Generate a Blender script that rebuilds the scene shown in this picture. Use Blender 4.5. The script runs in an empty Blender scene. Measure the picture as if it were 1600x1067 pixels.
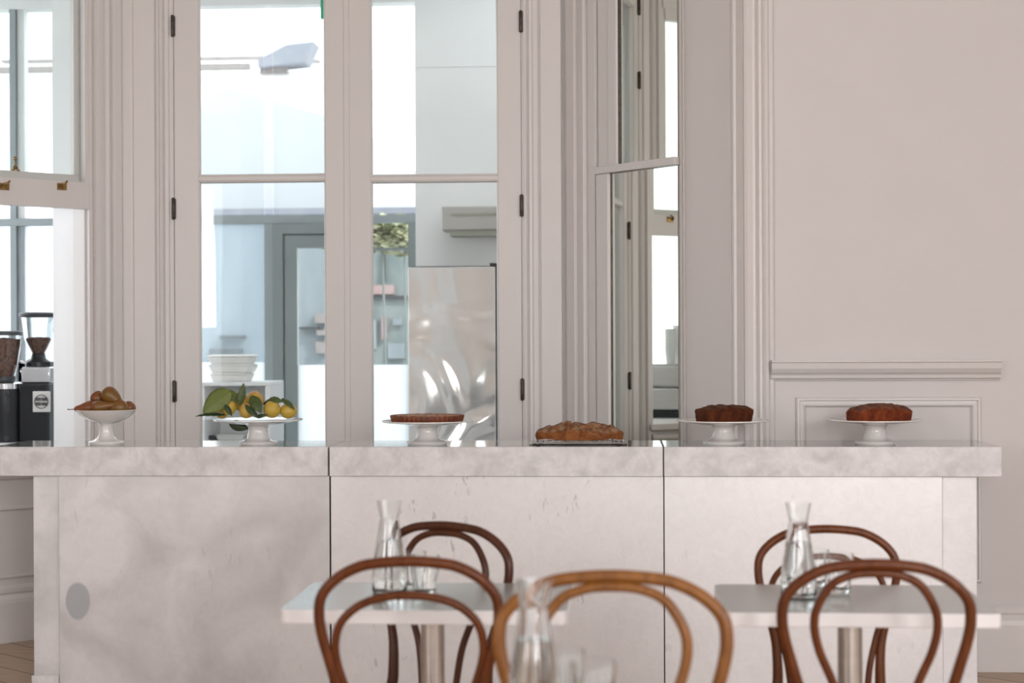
import bpy, bmesh, math, random
from mathutils import Vector, Matrix, noise

random.seed(7)
S = bpy.context.scene
COL = S.collection
PI = math.pi

# ------------------------------------------------------------------ camera
EYE = Vector((0.0, 0.0, 1.32))
YAW = math.radians(3.72)          # camera looks this far to the left of +Y
ROLL = 0.0043
FPX = 2600.0
ca, sa = math.cos(YAW), math.sin(YAW)
fwd = Vector((-sa, ca, 0)); right0 = Vector((ca, sa, 0)); up0 = Vector((0, 0, 1))
right = (right0 - up0 * ROLL).normalized()
up = (up0 + right0 * ROLL).normalized()
cam_d = bpy.data.cameras.new('camera')
cam = bpy.data.objects.new('camera', cam_d); COL.objects.link(cam)
cam.matrix_world = Matrix(((right.x, up.x, -fwd.x, EYE.x), (right.y, up.y, -fwd.y, EYE.y),
                           (right.z, up.z, -fwd.z, EYE.z), (0, 0, 0, 1)))
cam_d.sensor_width = 36.0
cam_d.lens = 36.0 * FPX / 1600.0
cam_d.clip_end = 300
cam_d.dof.use_dof = True
cam_d.dof.focus_distance = 6.3
cam_d.dof.aperture_fstop = 3.2
S.camera = cam

# ------------------------------------------------------------------ world, lights, exposure
S.view_settings.view_transform = 'Standard'
S.view_settings.look = 'None'
S.view_settings.gamma = 1.0
S.view_settings.exposure = 0.0
S.view_settings.use_curve_mapping = False
w = bpy.data.worlds.new('world'); S.world = w; w.use_nodes = True
bgn = w.node_tree.nodes['Background']
bgn.inputs[0].default_value = (0.93, 0.965, 1.0, 1)
bgn.inputs[1].default_value = 3.0

def sun(name, d, strength, color, angle):
    l = bpy.data.lights.new(name, 'SUN'); l.energy = strength; l.color = color; l.angle = angle
    o = bpy.data.objects.new(name, l); COL.objects.link(o)
    o.rotation_euler = Vector(d).to_track_quat('-Z', 'Y').to_euler(); return o
def area(name, loc, d, sx, sy, power, color=(1, 1, 1)):
    l = bpy.data.lights.new(name, 'AREA'); l.shape = 'RECTANGLE'; l.size = sx; l.size_y = sy
    l.energy = power; l.color = color
    o = bpy.data.objects.new(name, l); COL.objects.link(o); o.location = loc
    o.rotation_euler = Vector(d).to_track_quat('-Z', 'Z').to_euler(); return o
sun('sun', (-0.62, 0.45, -0.75), 3.2, (1, 0.97, 0.92), math.radians(1))
# area lamps added in the unseen window openings, behind and right, to boost daylight
DAY = (1.0, 0.975, 0.982)
for i, (x, p) in enumerate(((-5.2, 100), (0.0, 40), (2.3, 140))):
    area('window_daylight_boost_%d' % i, (x, -3.45, 2.3), (0, 1, -0.12), 1.2, 1.6, p, DAY)
for i, (y, p) in enumerate(((-0.8, 38), (2.2, 28))):
    area('side_daylight_boost_%d' % i, (3.55, y, 2.3), (-1, 0.1, -0.15), 1.2, 1.6, p, DAY)

# ------------------------------------------------------------------ measuring helpers
def xat(px, Y):                      # world x of image column px on the plane y = Y (at eye level)
    u = (px - 800) / FPX
    return Y * (u * ca - sa) / (ca + u * sa)
def scl(x, y):                       # pixels per metre at a world point
    return FPX / (-x * sa + y * ca)
def zat(px, py, Y):
    x = xat(px, Y); s = scl(x, Y)
    hy = 533.5 - (px - 800) * ROLL
    return 1.32 - (py - hy) / s

# ------------------------------------------------------------------ tagging
def tag(o, label=None, cat=None, group=None, kind=None):
    if label: o['label'] = label
    if cat: o['category'] = cat
    if group: o['group'] = group
    if kind: o['kind'] = kind
    return o
def empty(name, loc=(0, 0, 0), rz=0, parent=None):
    o = bpy.data.objects.new(name, None); COL.objects.link(o)
    o.location = loc; o.rotation_euler = (0, 0, rz); o.empty_display_size = 0.05
    if parent: o.parent = parent
    return o
def copy_tree(o, parent=None):
    c = o.copy(); COL.objects.link(c)
    if parent: c.parent = parent
    for ch in list(o.children): copy_tree(ch, c)
    return c

# ------------------------------------------------------------------ mesh builder
class MB:
    def __init__(s): s.v = []; s.f = []; s.m = []
    def add(s, vs, fs, mi=0, M=None):
        n = len(s.v)
        s.v += [tuple(M @ Vector(p)) if M is not None else tuple(p) for p in vs]
        s.f += [tuple(i + n for i in f) for f in fs]; s.m += [mi] * len(fs)
        return s
    def box(s, x0, x1, y0, y1, z0, z1, mi=0, M=None, top=None):
        vs = [(x0,y0,z0),(x1,y0,z0),(x1,y1,z0),(x0,y1,z0),(x0,y0,z1),(x1,y0,z1),(x1,y1,z1),(x0,y1,z1)]
        fs = [(0,3,2,1),(4,5,6,7),(0,1,5,4),(1,2,6,5),(2,3,7,6),(3,0,4,7)]
        n = len(s.f); s.add(vs, fs, mi, M)
        if top is not None: s.m[n + 1] = top
        return s
    def prism(s, poly, z0, z1, mi=0, M=None):
        n = len(poly)
        vs = [(p[0], p[1], z0) for p in poly] + [(p[0], p[1], z1) for p in poly]
        fs = [tuple(range(n - 1, -1, -1)), tuple(range(n, 2 * n))]
        fs += [(i, (i + 1) % n, n + (i + 1) % n, n + i) for i in range(n)]
        return s.add(vs, fs, mi, M)
    def lathe(s, prof, seg=40, mi=0, M=None, rad=None):
        vs = []; fs = []; n = len(prof)
        for k in range(seg):
            a = 2 * PI * k / seg
            q = rad(a) if rad else 1
            for r, z in prof: vs.append((r * q * math.cos(a), r * q * math.sin(a), z))
        for k in range(seg):
            k2 = (k + 1) % seg
            for i in range(n - 1):
                fs.append((k * n + i, k2 * n + i, k2 * n + i + 1, k * n + i + 1))
        return s.add(vs, fs, mi, M)
    def tube(s, pts, r, seg=10, closed=False, mi=0, M=None, flat=1.0):
        pts = [Vector(p) for p in pts]; n = len(pts); vs = []; fs = []
        rs = r if isinstance(r, (list, tuple)) else [r] * n
        prev = None
        for i, p in enumerate(pts):
            if closed: t = (pts[(i + 1) % n] - pts[i - 1]).normalized()
            else: t = (pts[min(i + 1, n - 1)] - pts[max(i - 1, 0)]).normalized()
            if prev is None:
                a = Vector((0, 0, 1)) if abs(t.z) < .9 else Vector((1, 0, 0))
                nrm = t.cross(a).normalized()
            else: nrm = (prev - t * prev.dot(t)).normalized()
            prev = nrm; b = t.cross(nrm)
            for k in range(seg):
                a = 2 * PI * k / seg
                vs.append(p + (nrm * math.cos(a) + b * math.sin(a) * flat) * rs[i])
        m = n if closed else n - 1
        for i in range(m):
            j = (i + 1) % n
            for k in range(seg):
                k2 = (k + 1) % seg
                fs.append((i * seg + k, i * seg + k2, j * seg + k2, j * seg + k))
        if not closed:
            fs.append(tuple(range(seg))); fs.append(tuple(range((n - 1) * seg, n * seg)))
        return s.add(vs, fs, mi, M)
    def build(s, name, mats, parent=None, smooth=None, bevel=0, merge=True):
        me = bpy.data.meshes.new(name); me.from_pydata(s.v, [], s.f)
        if not isinstance(mats, (list, tuple)): mats = [mats]
        for m in mats: me.materials.append(m)
        me.polygons.foreach_set('material_index', s.m)
        bm = bmesh.new(); bm.from_mesh(me)
        if merge: bmesh.ops.remove_doubles(bm, verts=bm.verts, dist=1e-6)
        bmesh.ops.recalc_face_normals(bm, faces=bm.faces)
        bm.to_mesh(me); bm.free()
        if smooth is not None:
            me.polygons.foreach_set('use_smooth', [True] * len(me.polygons))
            me.set_sharp_from_angle(angle=math.radians(smooth))
        o = bpy.data.objects.new(name, me); COL.objects.link(o)
        if parent: o.parent = parent
        if bevel:
            b = o.modifiers.new('bevel', 'BEVEL'); b.width = bevel; b.segments = 3; b.limit_method = 'ANGLE'
            b.harden_normals = False
            me.polygons.foreach_set('use_smooth', [True] * len(me.polygons)); me.set_sharp_from_angle(angle=math.radians(50))
        return o

def catmull(pts, sub=8, closed=False):
    P = [Vector(p) for p in pts]; n = len(P); out = []
    rng = range(n) if closed else range(n - 1)
    for i in rng:
        p0 = P[(i - 1) % n] if closed else P[max(i - 1, 0)]
        p1 = P[i]; p2 = P[(i + 1) % n]; p3 = P[(i + 2) % n] if closed else P[min(i + 2, n - 1)]
        for k in range(sub):
            t = k / sub
            out.append(0.5 * ((2 * p1) + (p2 - p0) * t + (2 * p0 - 5 * p1 + 4 * p2 - p3) * t * t + (3 * p1 - p0 - 3 * p2 + p3) * t ** 3))
    if not closed: out.append(P[-1])
    return out

def aim(loc, d, roll=0):            # matrix taking +Z to direction d at loc
    q = Vector(d).to_track_quat('Z', 'Y')
    return Matrix.Translation(loc) @ q.to_matrix().to_4x4() @ Matrix.Rotation(roll, 4, 'Z')

# ------------------------------------------------------------------ materials
def N(nt, t, **kw):
    n = nt.nodes.new(t)
    for k, v in kw.items(): setattr(n, k, v)
    return n
def new_mat(name):
    m = bpy.data.materials.new(name); m.use_nodes = True
    nt = m.node_tree; b = nt.nodes['Principled BSDF']; return m, nt, b
def coords(nt, scale=(1, 1, 1), rot=(0, 0, 0), kind='Object'):
    tc = N(nt, 'ShaderNodeTexCoord'); mp = N(nt, 'ShaderNodeMapping')
    mp.inputs['Scale'].default_value = scale; mp.inputs['Rotation'].default_value = rot
    nt.links.new(tc.outputs[kind], mp.inputs[0]); return mp.outputs[0]
def noise_n(nt, vec, scale, detail=4, rough=.55, dist=0):
    n = N(nt, 'ShaderNodeTexNoise'); n.inputs['Scale'].default_value = scale
    n.inputs['Detail'].default_value = detail; n.inputs['Roughness'].default_value = rough
    n.inputs['Distortion'].default_value = dist
    nt.links.new(vec, n.inputs['Vector']); return n.outputs[0]
def ramp(nt, fac, stops):
    r = N(nt, 'ShaderNodeValToRGB'); e = r.color_ramp.elements
    while len(e) < len(stops): e.new(0.5)
    for el, (p, c) in zip(e, stops):
        el.position = p; el.color = (c[0], c[1], c[2], 1)
    nt.links.new(fac, r.inputs[0]); return r.outputs[0]
def mixc(nt, fac, a, b, mode='MIX'):
    m = N(nt, 'ShaderNodeMix', data_type='RGBA', blend_type=mode)
    for i, v in ((0, fac), (6, a), (7, b)):
        if hasattr(v, 'links') or hasattr(v, 'is_linked'): nt.links.new(v, m.inputs[i])
        elif i == 0: m.inputs[0].default_value = v
        else: m.inputs[i].default_value = (v[0], v[1], v[2], 1)
    return m.outputs[2]
def bump(nt, b, h, strength, dist=.01):
    n = N(nt, 'ShaderNodeBump'); n.inputs['Strength'].default_value = strength; n.inputs['Distance'].default_value = dist
    nt.links.new(h, n.inputs['Height']); nt.links.new(n.outputs[0], b.inputs['Normal'])
def pm(name, c, rough=.5, metal=0, c2=None, nscale=6, nstretch=(1, 1, 1), bstr=0, bscale=40, coat=0, spec=.5, bdist=.002, detail=5, lo=.35, hi=.65):
    m, nt, b = new_mat(name)
    b.inputs['Base Color'].default_value = (*c, 1); b.inputs['Roughness'].default_value = rough
    b.inputs['Metallic'].default_value = metal; b.inputs['Coat Weight'].default_value = coat
    b.inputs['Specular IOR Level'].default_value = spec
    v = coords(nt, nstretch)
    if c2 is None: c2 = tuple(min(1, k * .93) for k in c)
    f = noise_n(nt, v, nscale, detail)
    nt.links.new(ramp(nt, f, [(lo, c), (hi, c2)]), b.inputs['Base Color'])
    if bstr: bump(nt, b, noise_n(nt, v, bscale, 4), bstr, bdist)
    return m

PAINT_C = (0.65, 0.615, 0.603)
M = {}
M['paint'] = pm('painted_plaster', PAINT_C, .55, c2=(0.63, 0.595, 0.585), nscale=2, bstr=.08, bscale=60)
M['trim'] = pm('painted_wood', (0.69, 0.66, 0.642), .38, c2=(0.67, 0.64, 0.624), nscale=3, nstretch=(1, 1, .2), bstr=.05, bscale=30)
M['ceil'] = pm('ceiling_paint', (0.8, 0.77, 0.74), .7, nscale=1)
M['white'] = pm('outer_white_paint', (0.86, 0.86, 0.86), .5, nscale=2)
M['serv'] = pm('servery_wall_paint', (0.87, 0.875, 0.865), .5, nscale=1)
M['hinge'] = pm('aged_hinge_metal', (0.05, 0.042, 0.036), .45, .6, c2=(0.10, 0.08, 0.065), nscale=40)
M['brass'] = pm('brass', (0.36, 0.23, 0.08), .35, .9, c2=(0.18, 0.11, 0.04), nscale=60)
M['steel'] = pm('brushed_steel', (0.62, 0.60, 0.59), .28, 1, nscale=5, nstretch=(1, 1, 10))
M['chrome'] = pm('bright_steel', (0.75, 0.75, 0.76), .12, 1, nscale=8)
M['black'] = pm('black_plastic', (0.012, 0.013, 0.016), .35, 0, c2=(0.018, 0.019, 0.022), nscale=10)
M['darkgrey'] = pm('dark_grey_plastic', (0.05, 0.055, 0.06), .4, nscale=10)
M['gframe'] = pm('grey_metal_frame', (0.33, 0.375, 0.39), .4, .1, c2=(0.30, 0.345, 0.36), nscale=3)
M['gdoor'] = pm('grey_green_door_frame', (0.25, 0.29, 0.29), .42, .1, c2=(0.22, 0.26, 0.26), nscale=3)
M['china'] = pm('white_china', (0.74, 0.725, 0.71), .12, 0, c2=(0.73, 0.715, 0.70), nscale=3, coat=.5)
M['beans'] = pm('coffee_beans', (0.10, 0.035, 0.018), .45, 0, c2=(0.26, 0.11, 0.065), nscale=70, bstr=.8, bscale=80, bdist=.004)
M['box'] = pm('moulded_pulp_white', (0.84, 0.83, 0.80), .6, nscale=10)
M['gap'] = pm('dark_gap_filler', (0.01, 0.01, 0.01), .8, nscale=4)
M['slate'] = pm('slate_roof', (0.24, 0.25, 0.29), .7, c2=(0.20, 0.215, 0.26), nscale=6)
M['brickband'] = pm('pale_brick', (0.27, 0.24, 0.235), .8, c2=(0.22, 0.20, 0.20), nscale=9)
M['render'] = pm('pale_render', (0.435, 0.45, 0.48), .8, nscale=1, c2=(0.42, 0.44, 0.47))
M['greyhouse'] = pm('blue_grey_facade', (0.185, 0.22, 0.245), .6, c2=(0.26, 0.295, 0.32), nscale=.8, nstretch=(4, 1, .5))
M['darkfac'] = pm('dark_shopfront', (0.13, 0.165, 0.17), .5, c2=(0.22, 0.25, 0.25), nscale=2.2, nstretch=(2, 1, 1))  # dark blue-grey of the facade panel
M['pinkhouse'] = pm('brick_pink', (0.33, 0.22, 0.22), .8, c2=(0.36, 0.29, 0.29), nscale=4)
M['tar'] = pm('pale_paving', (0.45, 0.45, 0.45), .8, nscale=2)
M['greenery'] = pm('reflected_leaves', (0.24, 0.28, 0.15), .6, c2=(0.40, 0.39, 0.26), nscale=9)
M['green_sign'] = pm('green_sign', (0.02, 0.42, 0.22), .4, nscale=5)

def mat_mirror():
    m, nt, b = new_mat('silvered_mirror')
    v = coords(nt); c = ramp(nt, noise_n(nt, v, 1.2, 1), [(.3, (.76, .79, .74)), (.7, (.78, .81, .76))])
    nt.links.new(c, b.inputs['Base Color']); b.inputs['Metallic'].default_value = 1; b.inputs['Roughness'].default_value = .0
    return m
M['mirror'] = mat_mirror()
def mat_pane(name, tint=(.97, .985, .98), refl=1.0, extra=None):
    m, nt, b = new_mat(name); nt.nodes.remove(b)
    out = nt.nodes['Material Output']
    tr = N(nt, 'ShaderNodeBsdfTransparent'); gl = N(nt, 'ShaderNodeBsdfGlossy'); fr = N(nt, 'ShaderNodeFresnel')
    tr.inputs[0].default_value = (*tint, 1); gl.inputs['Roughness'].default_value = 0.0
    ge = N(nt, 'ShaderNodeNewGeometry'); mr = N(nt, 'ShaderNodeMapRange')
    mr.inputs['To Min'].default_value = 1.45; mr.inputs['To Max'].default_value = 1 / 1.45
    nt.links.new(ge.outputs['Backfacing'], mr.inputs[0]); nt.links.new(mr.outputs[0], fr.inputs[0])
    v = coords(nt, (1, 1, .6)); bm = N(nt, 'ShaderNodeBump'); bm.inputs['Strength'].default_value = .03; bm.inputs['Distance'].default_value = .01
    nt.links.new(noise_n(nt, v, 3, 1), bm.inputs['Height']); nt.links.new(bm.outputs[0], gl.inputs['Normal'])
    mx = N(nt, 'ShaderNodeMixShader')
    ml = N(nt, 'ShaderNodeMath', operation='MULTIPLY'); ml.inputs[1].default_value = refl
    nt.links.new(fr.outputs[0], ml.inputs[0])
    nt.links.new(ml.outputs[0], mx.inputs[0]); nt.links.new(tr.outputs[0], mx.inputs[1]); nt.links.new(gl.outputs[0], mx.inputs[2])
    last = mx.outputs[0]
    if extra:                          # a thin translucent haze mixed into the pane
        df = N(nt, 'ShaderNodeBsdfTranslucent'); df.inputs[0].default_value = (.9, .93, .95, 1)
        m2 = N(nt, 'ShaderNodeMixShader'); m2.inputs[0].default_value = extra
        nt.links.new(last, m2.inputs[1]); nt.links.new(df.outputs[0], m2.inputs[2]); last = m2.outputs[0]
    nt.links.new(last, out.inputs[0]); return m
M['pane'] = mat_pane('window_glass')
M['hazepane'] = mat_pane('hazy_glass', (.90, .95, .98), 1.0, .07)
def mat_frost():
    m, nt, b = new_mat('frosted_film'); nt.nodes.remove(b)
    tr = N(nt, 'ShaderNodeBsdfTranslucent'); df = N(nt, 'ShaderNodeBsdfDiffuse'); mx = N(nt, 'ShaderNodeMixShader')
    v = coords(nt); c = ramp(nt, noise_n(nt, v, 4, 2), [(.3, (.93, .95, .97)), (.7, (.95, .97, .98))])
    nt.links.new(c, tr.inputs[0]); nt.links.new(c, df.inputs[0]); mx.inputs[0].default_value = .25
    nt.links.new(tr.outputs[0], mx.inputs[1]); nt.links.new(df.outputs[0], mx.inputs[2])
    nt.links.new(mx.outputs[0], nt.nodes['Material Output'].inputs[0]); return m
M['frost'] = mat_frost()
def mat_glass(name, c=(1, 1, 1), ior=1.45):
    m, nt, b = new_mat(name)
    b.inputs['Transmission Weight'].default_value = 1; b.inputs['Roughness'].default_value = 0.0
    b.inputs['IOR'].default_value = ior
    v = coords(nt); cc = ramp(nt, noise_n(nt, v, 5, 1), [(.3, c), (.7, tuple(k * .995 for k in c))])
    nt.links.new(cc, b.inputs['Base Color']); return m
M['glass'] = mat_glass('clear_glass', (.97, .985, .98))
M['water'] = mat_glass('water', (.97, .99, .99), 1.33)

def mat_zinc(name, base, dark, seed, stain=None, marks=0.0, rough=.42, clouds=1.6, metal=.25, fines=.4):
    m, nt, b = new_mat(name)
    v = coords(nt); 
    ofs = N(nt, 'ShaderNodeVectorMath', operation='ADD'); ofs.inputs[1].default_value = (seed * 3.1, seed * 1.7, seed)
    nt.links.new(v, ofs.inputs[0]); v2 = ofs.outputs[0]
    c = ramp(nt, noise_n(nt, v2, clouds, 3, .5, .6), [(.32, dark), (.62, base)])
    fine = ramp(nt, noise_n(nt, v2, 22, 6, .65, 1.2), [(.35, (.90, .90, .90)), (.62, (1.04, 1.04, 1.04))])
    c = mixc(nt, fines, c, fine, 'MULTIPLY')
    if marks:
        mp = N(nt, 'ShaderNodeMapping'); mp.inputs['Rotation'].default_value = (0, math.radians(35), 0); mp.inputs['Scale'].default_value = (34, 10, 12)
        nt.links.new(v2, mp.inputs[0])
        mk = ramp(nt, noise_n(nt, mp.outputs[0], 1.0, 3, .6), [(.615, (0, 0, 0)), (.65, (1, 1, 1))])
        area_ = ramp(nt, noise_n(nt, v2, 2.3, 1), [(.50, (0, 0, 0)), (.58, (1, 1, 1))])
        f = mixc(nt, 1.0, mk, area_, 'MULTIPLY')
        sc = N(nt, 'ShaderNodeMath', operation='MULTIPLY'); sc.inputs[1].default_value = marks
        nt.links.new(f, sc.inputs[0])
        c = mixc(nt, sc.outputs[0], c, tuple(k * .72 for k in dark))
    if stain:
        (sx, sz, rx, rz) = stain
        tc = N(nt, 'ShaderNodeTexCoord'); mp = N(nt, 'ShaderNodeMapping')
        mp.inputs['Location'].default_value = (-sx / rx, 0, -sz / rz); mp.inputs['Scale'].default_value = (1 / rx, 0, 1 / rz)
        nt.links.new(tc.outputs['Object'], mp.inputs[0])
        wob = N(nt, 'ShaderNodeVectorMath', operation='LENGTH'); nt.links.new(mp.outputs[0], wob.inputs[0])
        ad = N(nt, 'ShaderNodeMath', operation='MULTIPLY_ADD'); ad.inputs[1].default_value = .25; 
        nt.links.new(noise_n(nt, v2, 9, 2), ad.inputs[0]); nt.links.new(wob.outputs['Value'], ad.inputs[2])
        f = ramp(nt, ad.outputs[0], [(.98, (.75, .75, .75)), (1.0, (0, 0, 0))])
        sb = N(nt, 'ShaderNodeMath', operation='SUBTRACT'); sb.inputs[1].default_value = .12
        nt.links.new(ad.outputs[0], sb.inputs[0]); nt.links.new(sb.outputs[0], f.node.inputs[0])
        f.node.color_ramp.elements[0].position = .86; f.node.color_ramp.elements[1].position = 1.0
        c = mixc(nt, f, c, (0.30, 0.325, 0.345))
    nt.links.new(c, b.inputs['Base Color']); b.inputs['Roughness'].default_value = rough; b.inputs['Metallic'].default_value = metal
    bump(nt, b, noise_n(nt, v2, 5, 3), .10, .01)
    return m
ZB = (0.66, 0.625, 0.62); ZD = (0.55, 0.52, 0.515)
M['zinc_top'] = pm('polished_worktop', (0.52, 0.53, 0.52), .07, .55, c2=(0.46, 0.47, 0.465), nscale=7)

def mat_wood(name, a, b_, rough=.3):
    m, nt, b = new_mat(name)
    v = coords(nt, (6, 6, 1)); c = ramp(nt, noise_n(nt, v, 9, 6, .6, .8), [(.3, a), (.7, b_)])
    nt.links.new(c, b.inputs['Base Color']); b.inputs['Roughness'].default_value = rough; b.inputs['Coat Weight'].default_value = .05; b.inputs['Specular IOR Level'].default_value = .22
    b.inputs['Coat Roughness'].default_value = .15; return m
M['wood_mid'] = mat_wood('bentwood_mid_brown', (0.135, 0.037, 0.008), (0.065, 0.016, 0.004))
M['wood_dark'] = mat_wood('bentwood_dark_brown', (0.085, 0.028, 0.012), (0.045, 0.014, 0.007))
M['wood_gold'] = mat_wood('bentwood_golden_brown', (0.25, 0.100, 0.022), (0.13, 0.046, 0.011))
M['cane'] = pm('woven_cane', (0.45, 0.29, 0.13), .5, c2=(0.3, 0.18, 0.08), nscale=60, bstr=.5, bscale=90)
M['tabletop'] = pm('dimmed_laminate_top', (0.34, 0.36, 0.35), .24, 0, c2=(0.31, 0.33, 0.32), nscale=3, coat=1.0)  # top greyed below the edge tone: its dimmer lighting put into the colour
M['tabletop'].node_tree.nodes['Principled BSDF'].inputs['Coat Roughness'].default_value = .22
M['tableedge'] = pm('pale_table_edge', (0.70, 0.67, 0.67), .4, nscale=6)

def mat_floor():
    m, nt, b = new_mat('floorboards')
    v = coords(nt, (1, 1, 1), (0, 0, math.radians(38)))
    br = N(nt, 'ShaderNodeTexBrick'); br.inputs['Scale'].default_value = 1; br.inputs['Brick Width'].default_value = 2.2
    br.inputs['Row Height'].default_value = .16; br.inputs['Mortar Size'].default_value = .0035
    br.inputs['Color1'].default_value = (0.56, 0.42, 0.30, 1); br.inputs['Color2'].default_value = (0.47, 0.35, 0.25, 1)
    br.inputs['Mortar'].default_value = (0.05, 0.035, 0.025, 1); nt.links.new(v, br.inputs[0])
    g = ramp(nt, noise_n(nt, coords(nt, (1, 12, 1), (0, 0, math.radians(38))), 4, 6), [(.3, (.78, .76, .74)), (.7, (1.08, 1.06, 1.04))])
    nt.links.new(mixc(nt, .8, br.outputs[0], g, 'MULTIPLY'), b.inputs['Base Color']); b.inputs['Roughness'].default_value = .45
    return m
M['floor'] = mat_floor()
def mat_fridge():
    m, nt, b = new_mat('dented_stainless')
    v = coords(nt, (1, 1, .8)); b.inputs['Metallic'].default_value = .5; b.inputs['Roughness'].default_value = .08
    c = ramp(nt, noise_n(nt, v, 2, 2), [(.3, (.93, .89, .87)), (.7, (.95, .91, .89))]); nt.links.new(c, b.inputs['Base Color'])
    bump(nt, b, noise_n(nt, v, 2.0, .6, .4, 2.0), .85, .035); return m
M['fridge'] = mat_fridge()

# ------------------------------------------------------------------ setting: walls
TH = .38
class Wall:
    def __init__(s, O, u, n): s.O = Vector((*O, 0)); s.u = Vector((*u, 0)).normalized(); s.n = Vector((*n, 0)).normalized()
    def P(s, u, n, z): return s.O + s.u * u + s.n * n + Vector((0, 0, z))
    def xy(s, u, n): p = s.P(u, n, 0); return (p.x, p.y)
    def col(s, px, n=0):            # wall coordinate of image column px
        k = (px - 800) / FPX
        o = s.O + s.n * n
        A = (o.x * ca + o.y * sa) - k * (-o.x * sa + o.y * ca)
        B = (s.u.x * ca + s.u.y * sa) - k * (-s.u.x * sa + s.u.y * ca)
        return -A / B
    def z(s, px, py):
        u = s.col(px); p = s.P(u, 0, 0); return 1.32 - (py - (533.5 - (px - 800) * ROLL)) / scl(p.x, p.y)
    def box(s, mb, u0, u1, n0, n1, z0, z1, mi=0):
        mb.prism([s.xy(u0, n0), s.xy(u1, n0), s.xy(u1, n1), s.xy(u0, n1)], z0, z1, mi); return mb
    def vmould(s, mb, prof, z0, z1, back=0):   # prof: [(u, n)...] extruded up; closed against the wall at n=back
        poly = [s.xy(prof[0][0], back)] + [s.xy(u, n) for u, n in prof] + [s.xy(prof[-1][0], back)]
        mb.prism(poly, z0, z1)
    def hmould(s, mb, prof, u0, u1, back=0):   # prof: [(z, n)...] extruded along u
        ps = [(prof[0][0], back)] + list(prof) + [(prof[-1][0], back)]; n = len(ps)
        vs = [tuple(s.P(u0, q, z)) for z, q in ps] + [tuple(s.P(u1, q, z)) for z, q in ps]
        fs = [tuple(range(n)), tuple(range(n, 2 * n))] + [(i, (i + 1) % n, n + (i + 1) % n, n + i) for i in range(n)]
        mb.add(vs, fs)
    def frame(s, mb, u0, u1, z0, z1, prof, back=0):   # prof: [(inset, n)...] mitred round a rectangle
        prof = [(prof[0][0], back)] + list(prof) + [(prof[-1][0], back)]; n = len(prof); vs = []; fs = []
        for (cu, cz, su, sz) in ((u0, z0, 1, 1), (u1, z0, -1, 1), (u1, z1, -1, -1), (u0, z1, 1, -1)):
            for d, q in prof: vs.append(tuple(s.P(cu + su * d, q, cz + sz * d)))
        for c in range(4):
            c2 = (c + 1) % 4
            for i in range(n):
                j = (i + 1) % n
                fs.append((c * n + i, c2 * n + i, c2 * n + j, c * n + j))
        mb.add(vs, fs)
r2 = math.sqrt(.5)
CX0, CX1, CY = -2.31, -0.25, 7.61
SPL = .78 * math.sqrt(2)
WC = Wall((0, CY), (1, 0), (0, -1))
WL = Wall((CX0, CY), (-r2, -r2), (r2, -r2))
AR = math.radians(40.5)
WR = Wall((CX1, CY), (math.sin(AR), -math.cos(AR)), (-math.cos(AR), -math.sin(AR)))
SPR = 1.145
RX, RY = CX1 + SPR * math.sin(AR), CY - SPR * math.cos(AR)
WW = Wall((RX, RY), (1, 0), (0, -1))
LX = CX0 - .78; LY_ = CY - .78
HEAD, CEIL = 3.32, 3.9
JL, JR = WC.col(268), WC.col(820)
OL0, OL1 = WL.col(146), .74      # left sash opening along the splay

def struct(o): o['kind'] = 'structure'; return o
struct(MB().box(-6, 3.6, -3.6, 8.0, -.08, 0).build('floor', M['floor']))
struct(MB().box(-6, 3.8, -3.8, 8.0, CEIL, CEIL + .1).build('ceiling', M['ceil']))
# centre of the bay
o = MB()
o.prism([(JL, CY), (CX0, CY), WL.xy(OL0, 0), WL.xy(OL0, -TH), (CX0 - TH * .4142, CY + TH), (JL, CY + TH)], 0, HEAD)
o.prism([(JR, CY), (JR, CY + TH), (CX1 + TH * .4142, CY + TH), (CX1, CY)], 0, HEAD)
o.prism([(CX0 - TH * .4142, CY + TH), (CX0, CY), (CX1, CY), (CX1 + TH * .4142, CY + TH)], HEAD, CEIL)
struct(o.build('wall_bay_center', [M['trim']]))
o = MB()
WL.box(o, OL1, SPL, 0, -TH, 0, HEAD)
WL.box(o, OL0, OL1, 0, -TH, 0, .80)
WL.box(o, 0, SPL, 0, -TH, HEAD, CEIL)
struct(o.build('wall_bay_left', M['trim']))
o = MB()
o.prism([WR.xy(0, 0), (CX1 + TH * .4142, CY + TH), WR.xy(SPR, -TH), WR.xy(SPR, 0)], 0, CEIL)
struct(o.build('wall_bay_right', M['trim']))
struct(MB().box(RX, 3.6, RY, RY + .3, 0, CEIL).build('wall_back_right', M['paint']))
struct(MB().box(-6, LX, LY_, LY_ + .3, 0, CEIL).build('wall_back_left', M['paint']))
struct(MB().box(-6.2, -6, -3.6, RY + .3, 0, CEIL).build('wall_left', M['paint']))
# right wall and wall behind the camera with tall window openings
def wall_with_openings(name, axis, fixed0, fixed1, a0, a1, ops, z0=.85, z1=3.15):
    mb = MB()
    def bx(p, q, zz0, zz1):
        if axis == 'y': mb.box(p, q, fixed0, fixed1, zz0, zz1)
        else: mb.box(fixed0, fixed1, p, q, zz0, zz1)
    cur = a0
    for p, q in ops:
        bx(cur, p, 0, CEIL); bx(p, q, 0, z0); bx(p, q, z1, CEIL); cur = q
    bx(cur, a1, 0, CEIL)
    return struct(mb.build(name, M['paint']))
wall_with_openings('wall_right', 'x', 3.6, 3.8, -3.6, RY + .3, [(-1.45, -.15), (1.55, 2.85)])
wall_with_openings('wall_front', 'y', -3.8, -3.6, -6.2, 3.8, [(-5.85, -4.55), (-.65, .65), (1.65, 2.95)])

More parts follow.
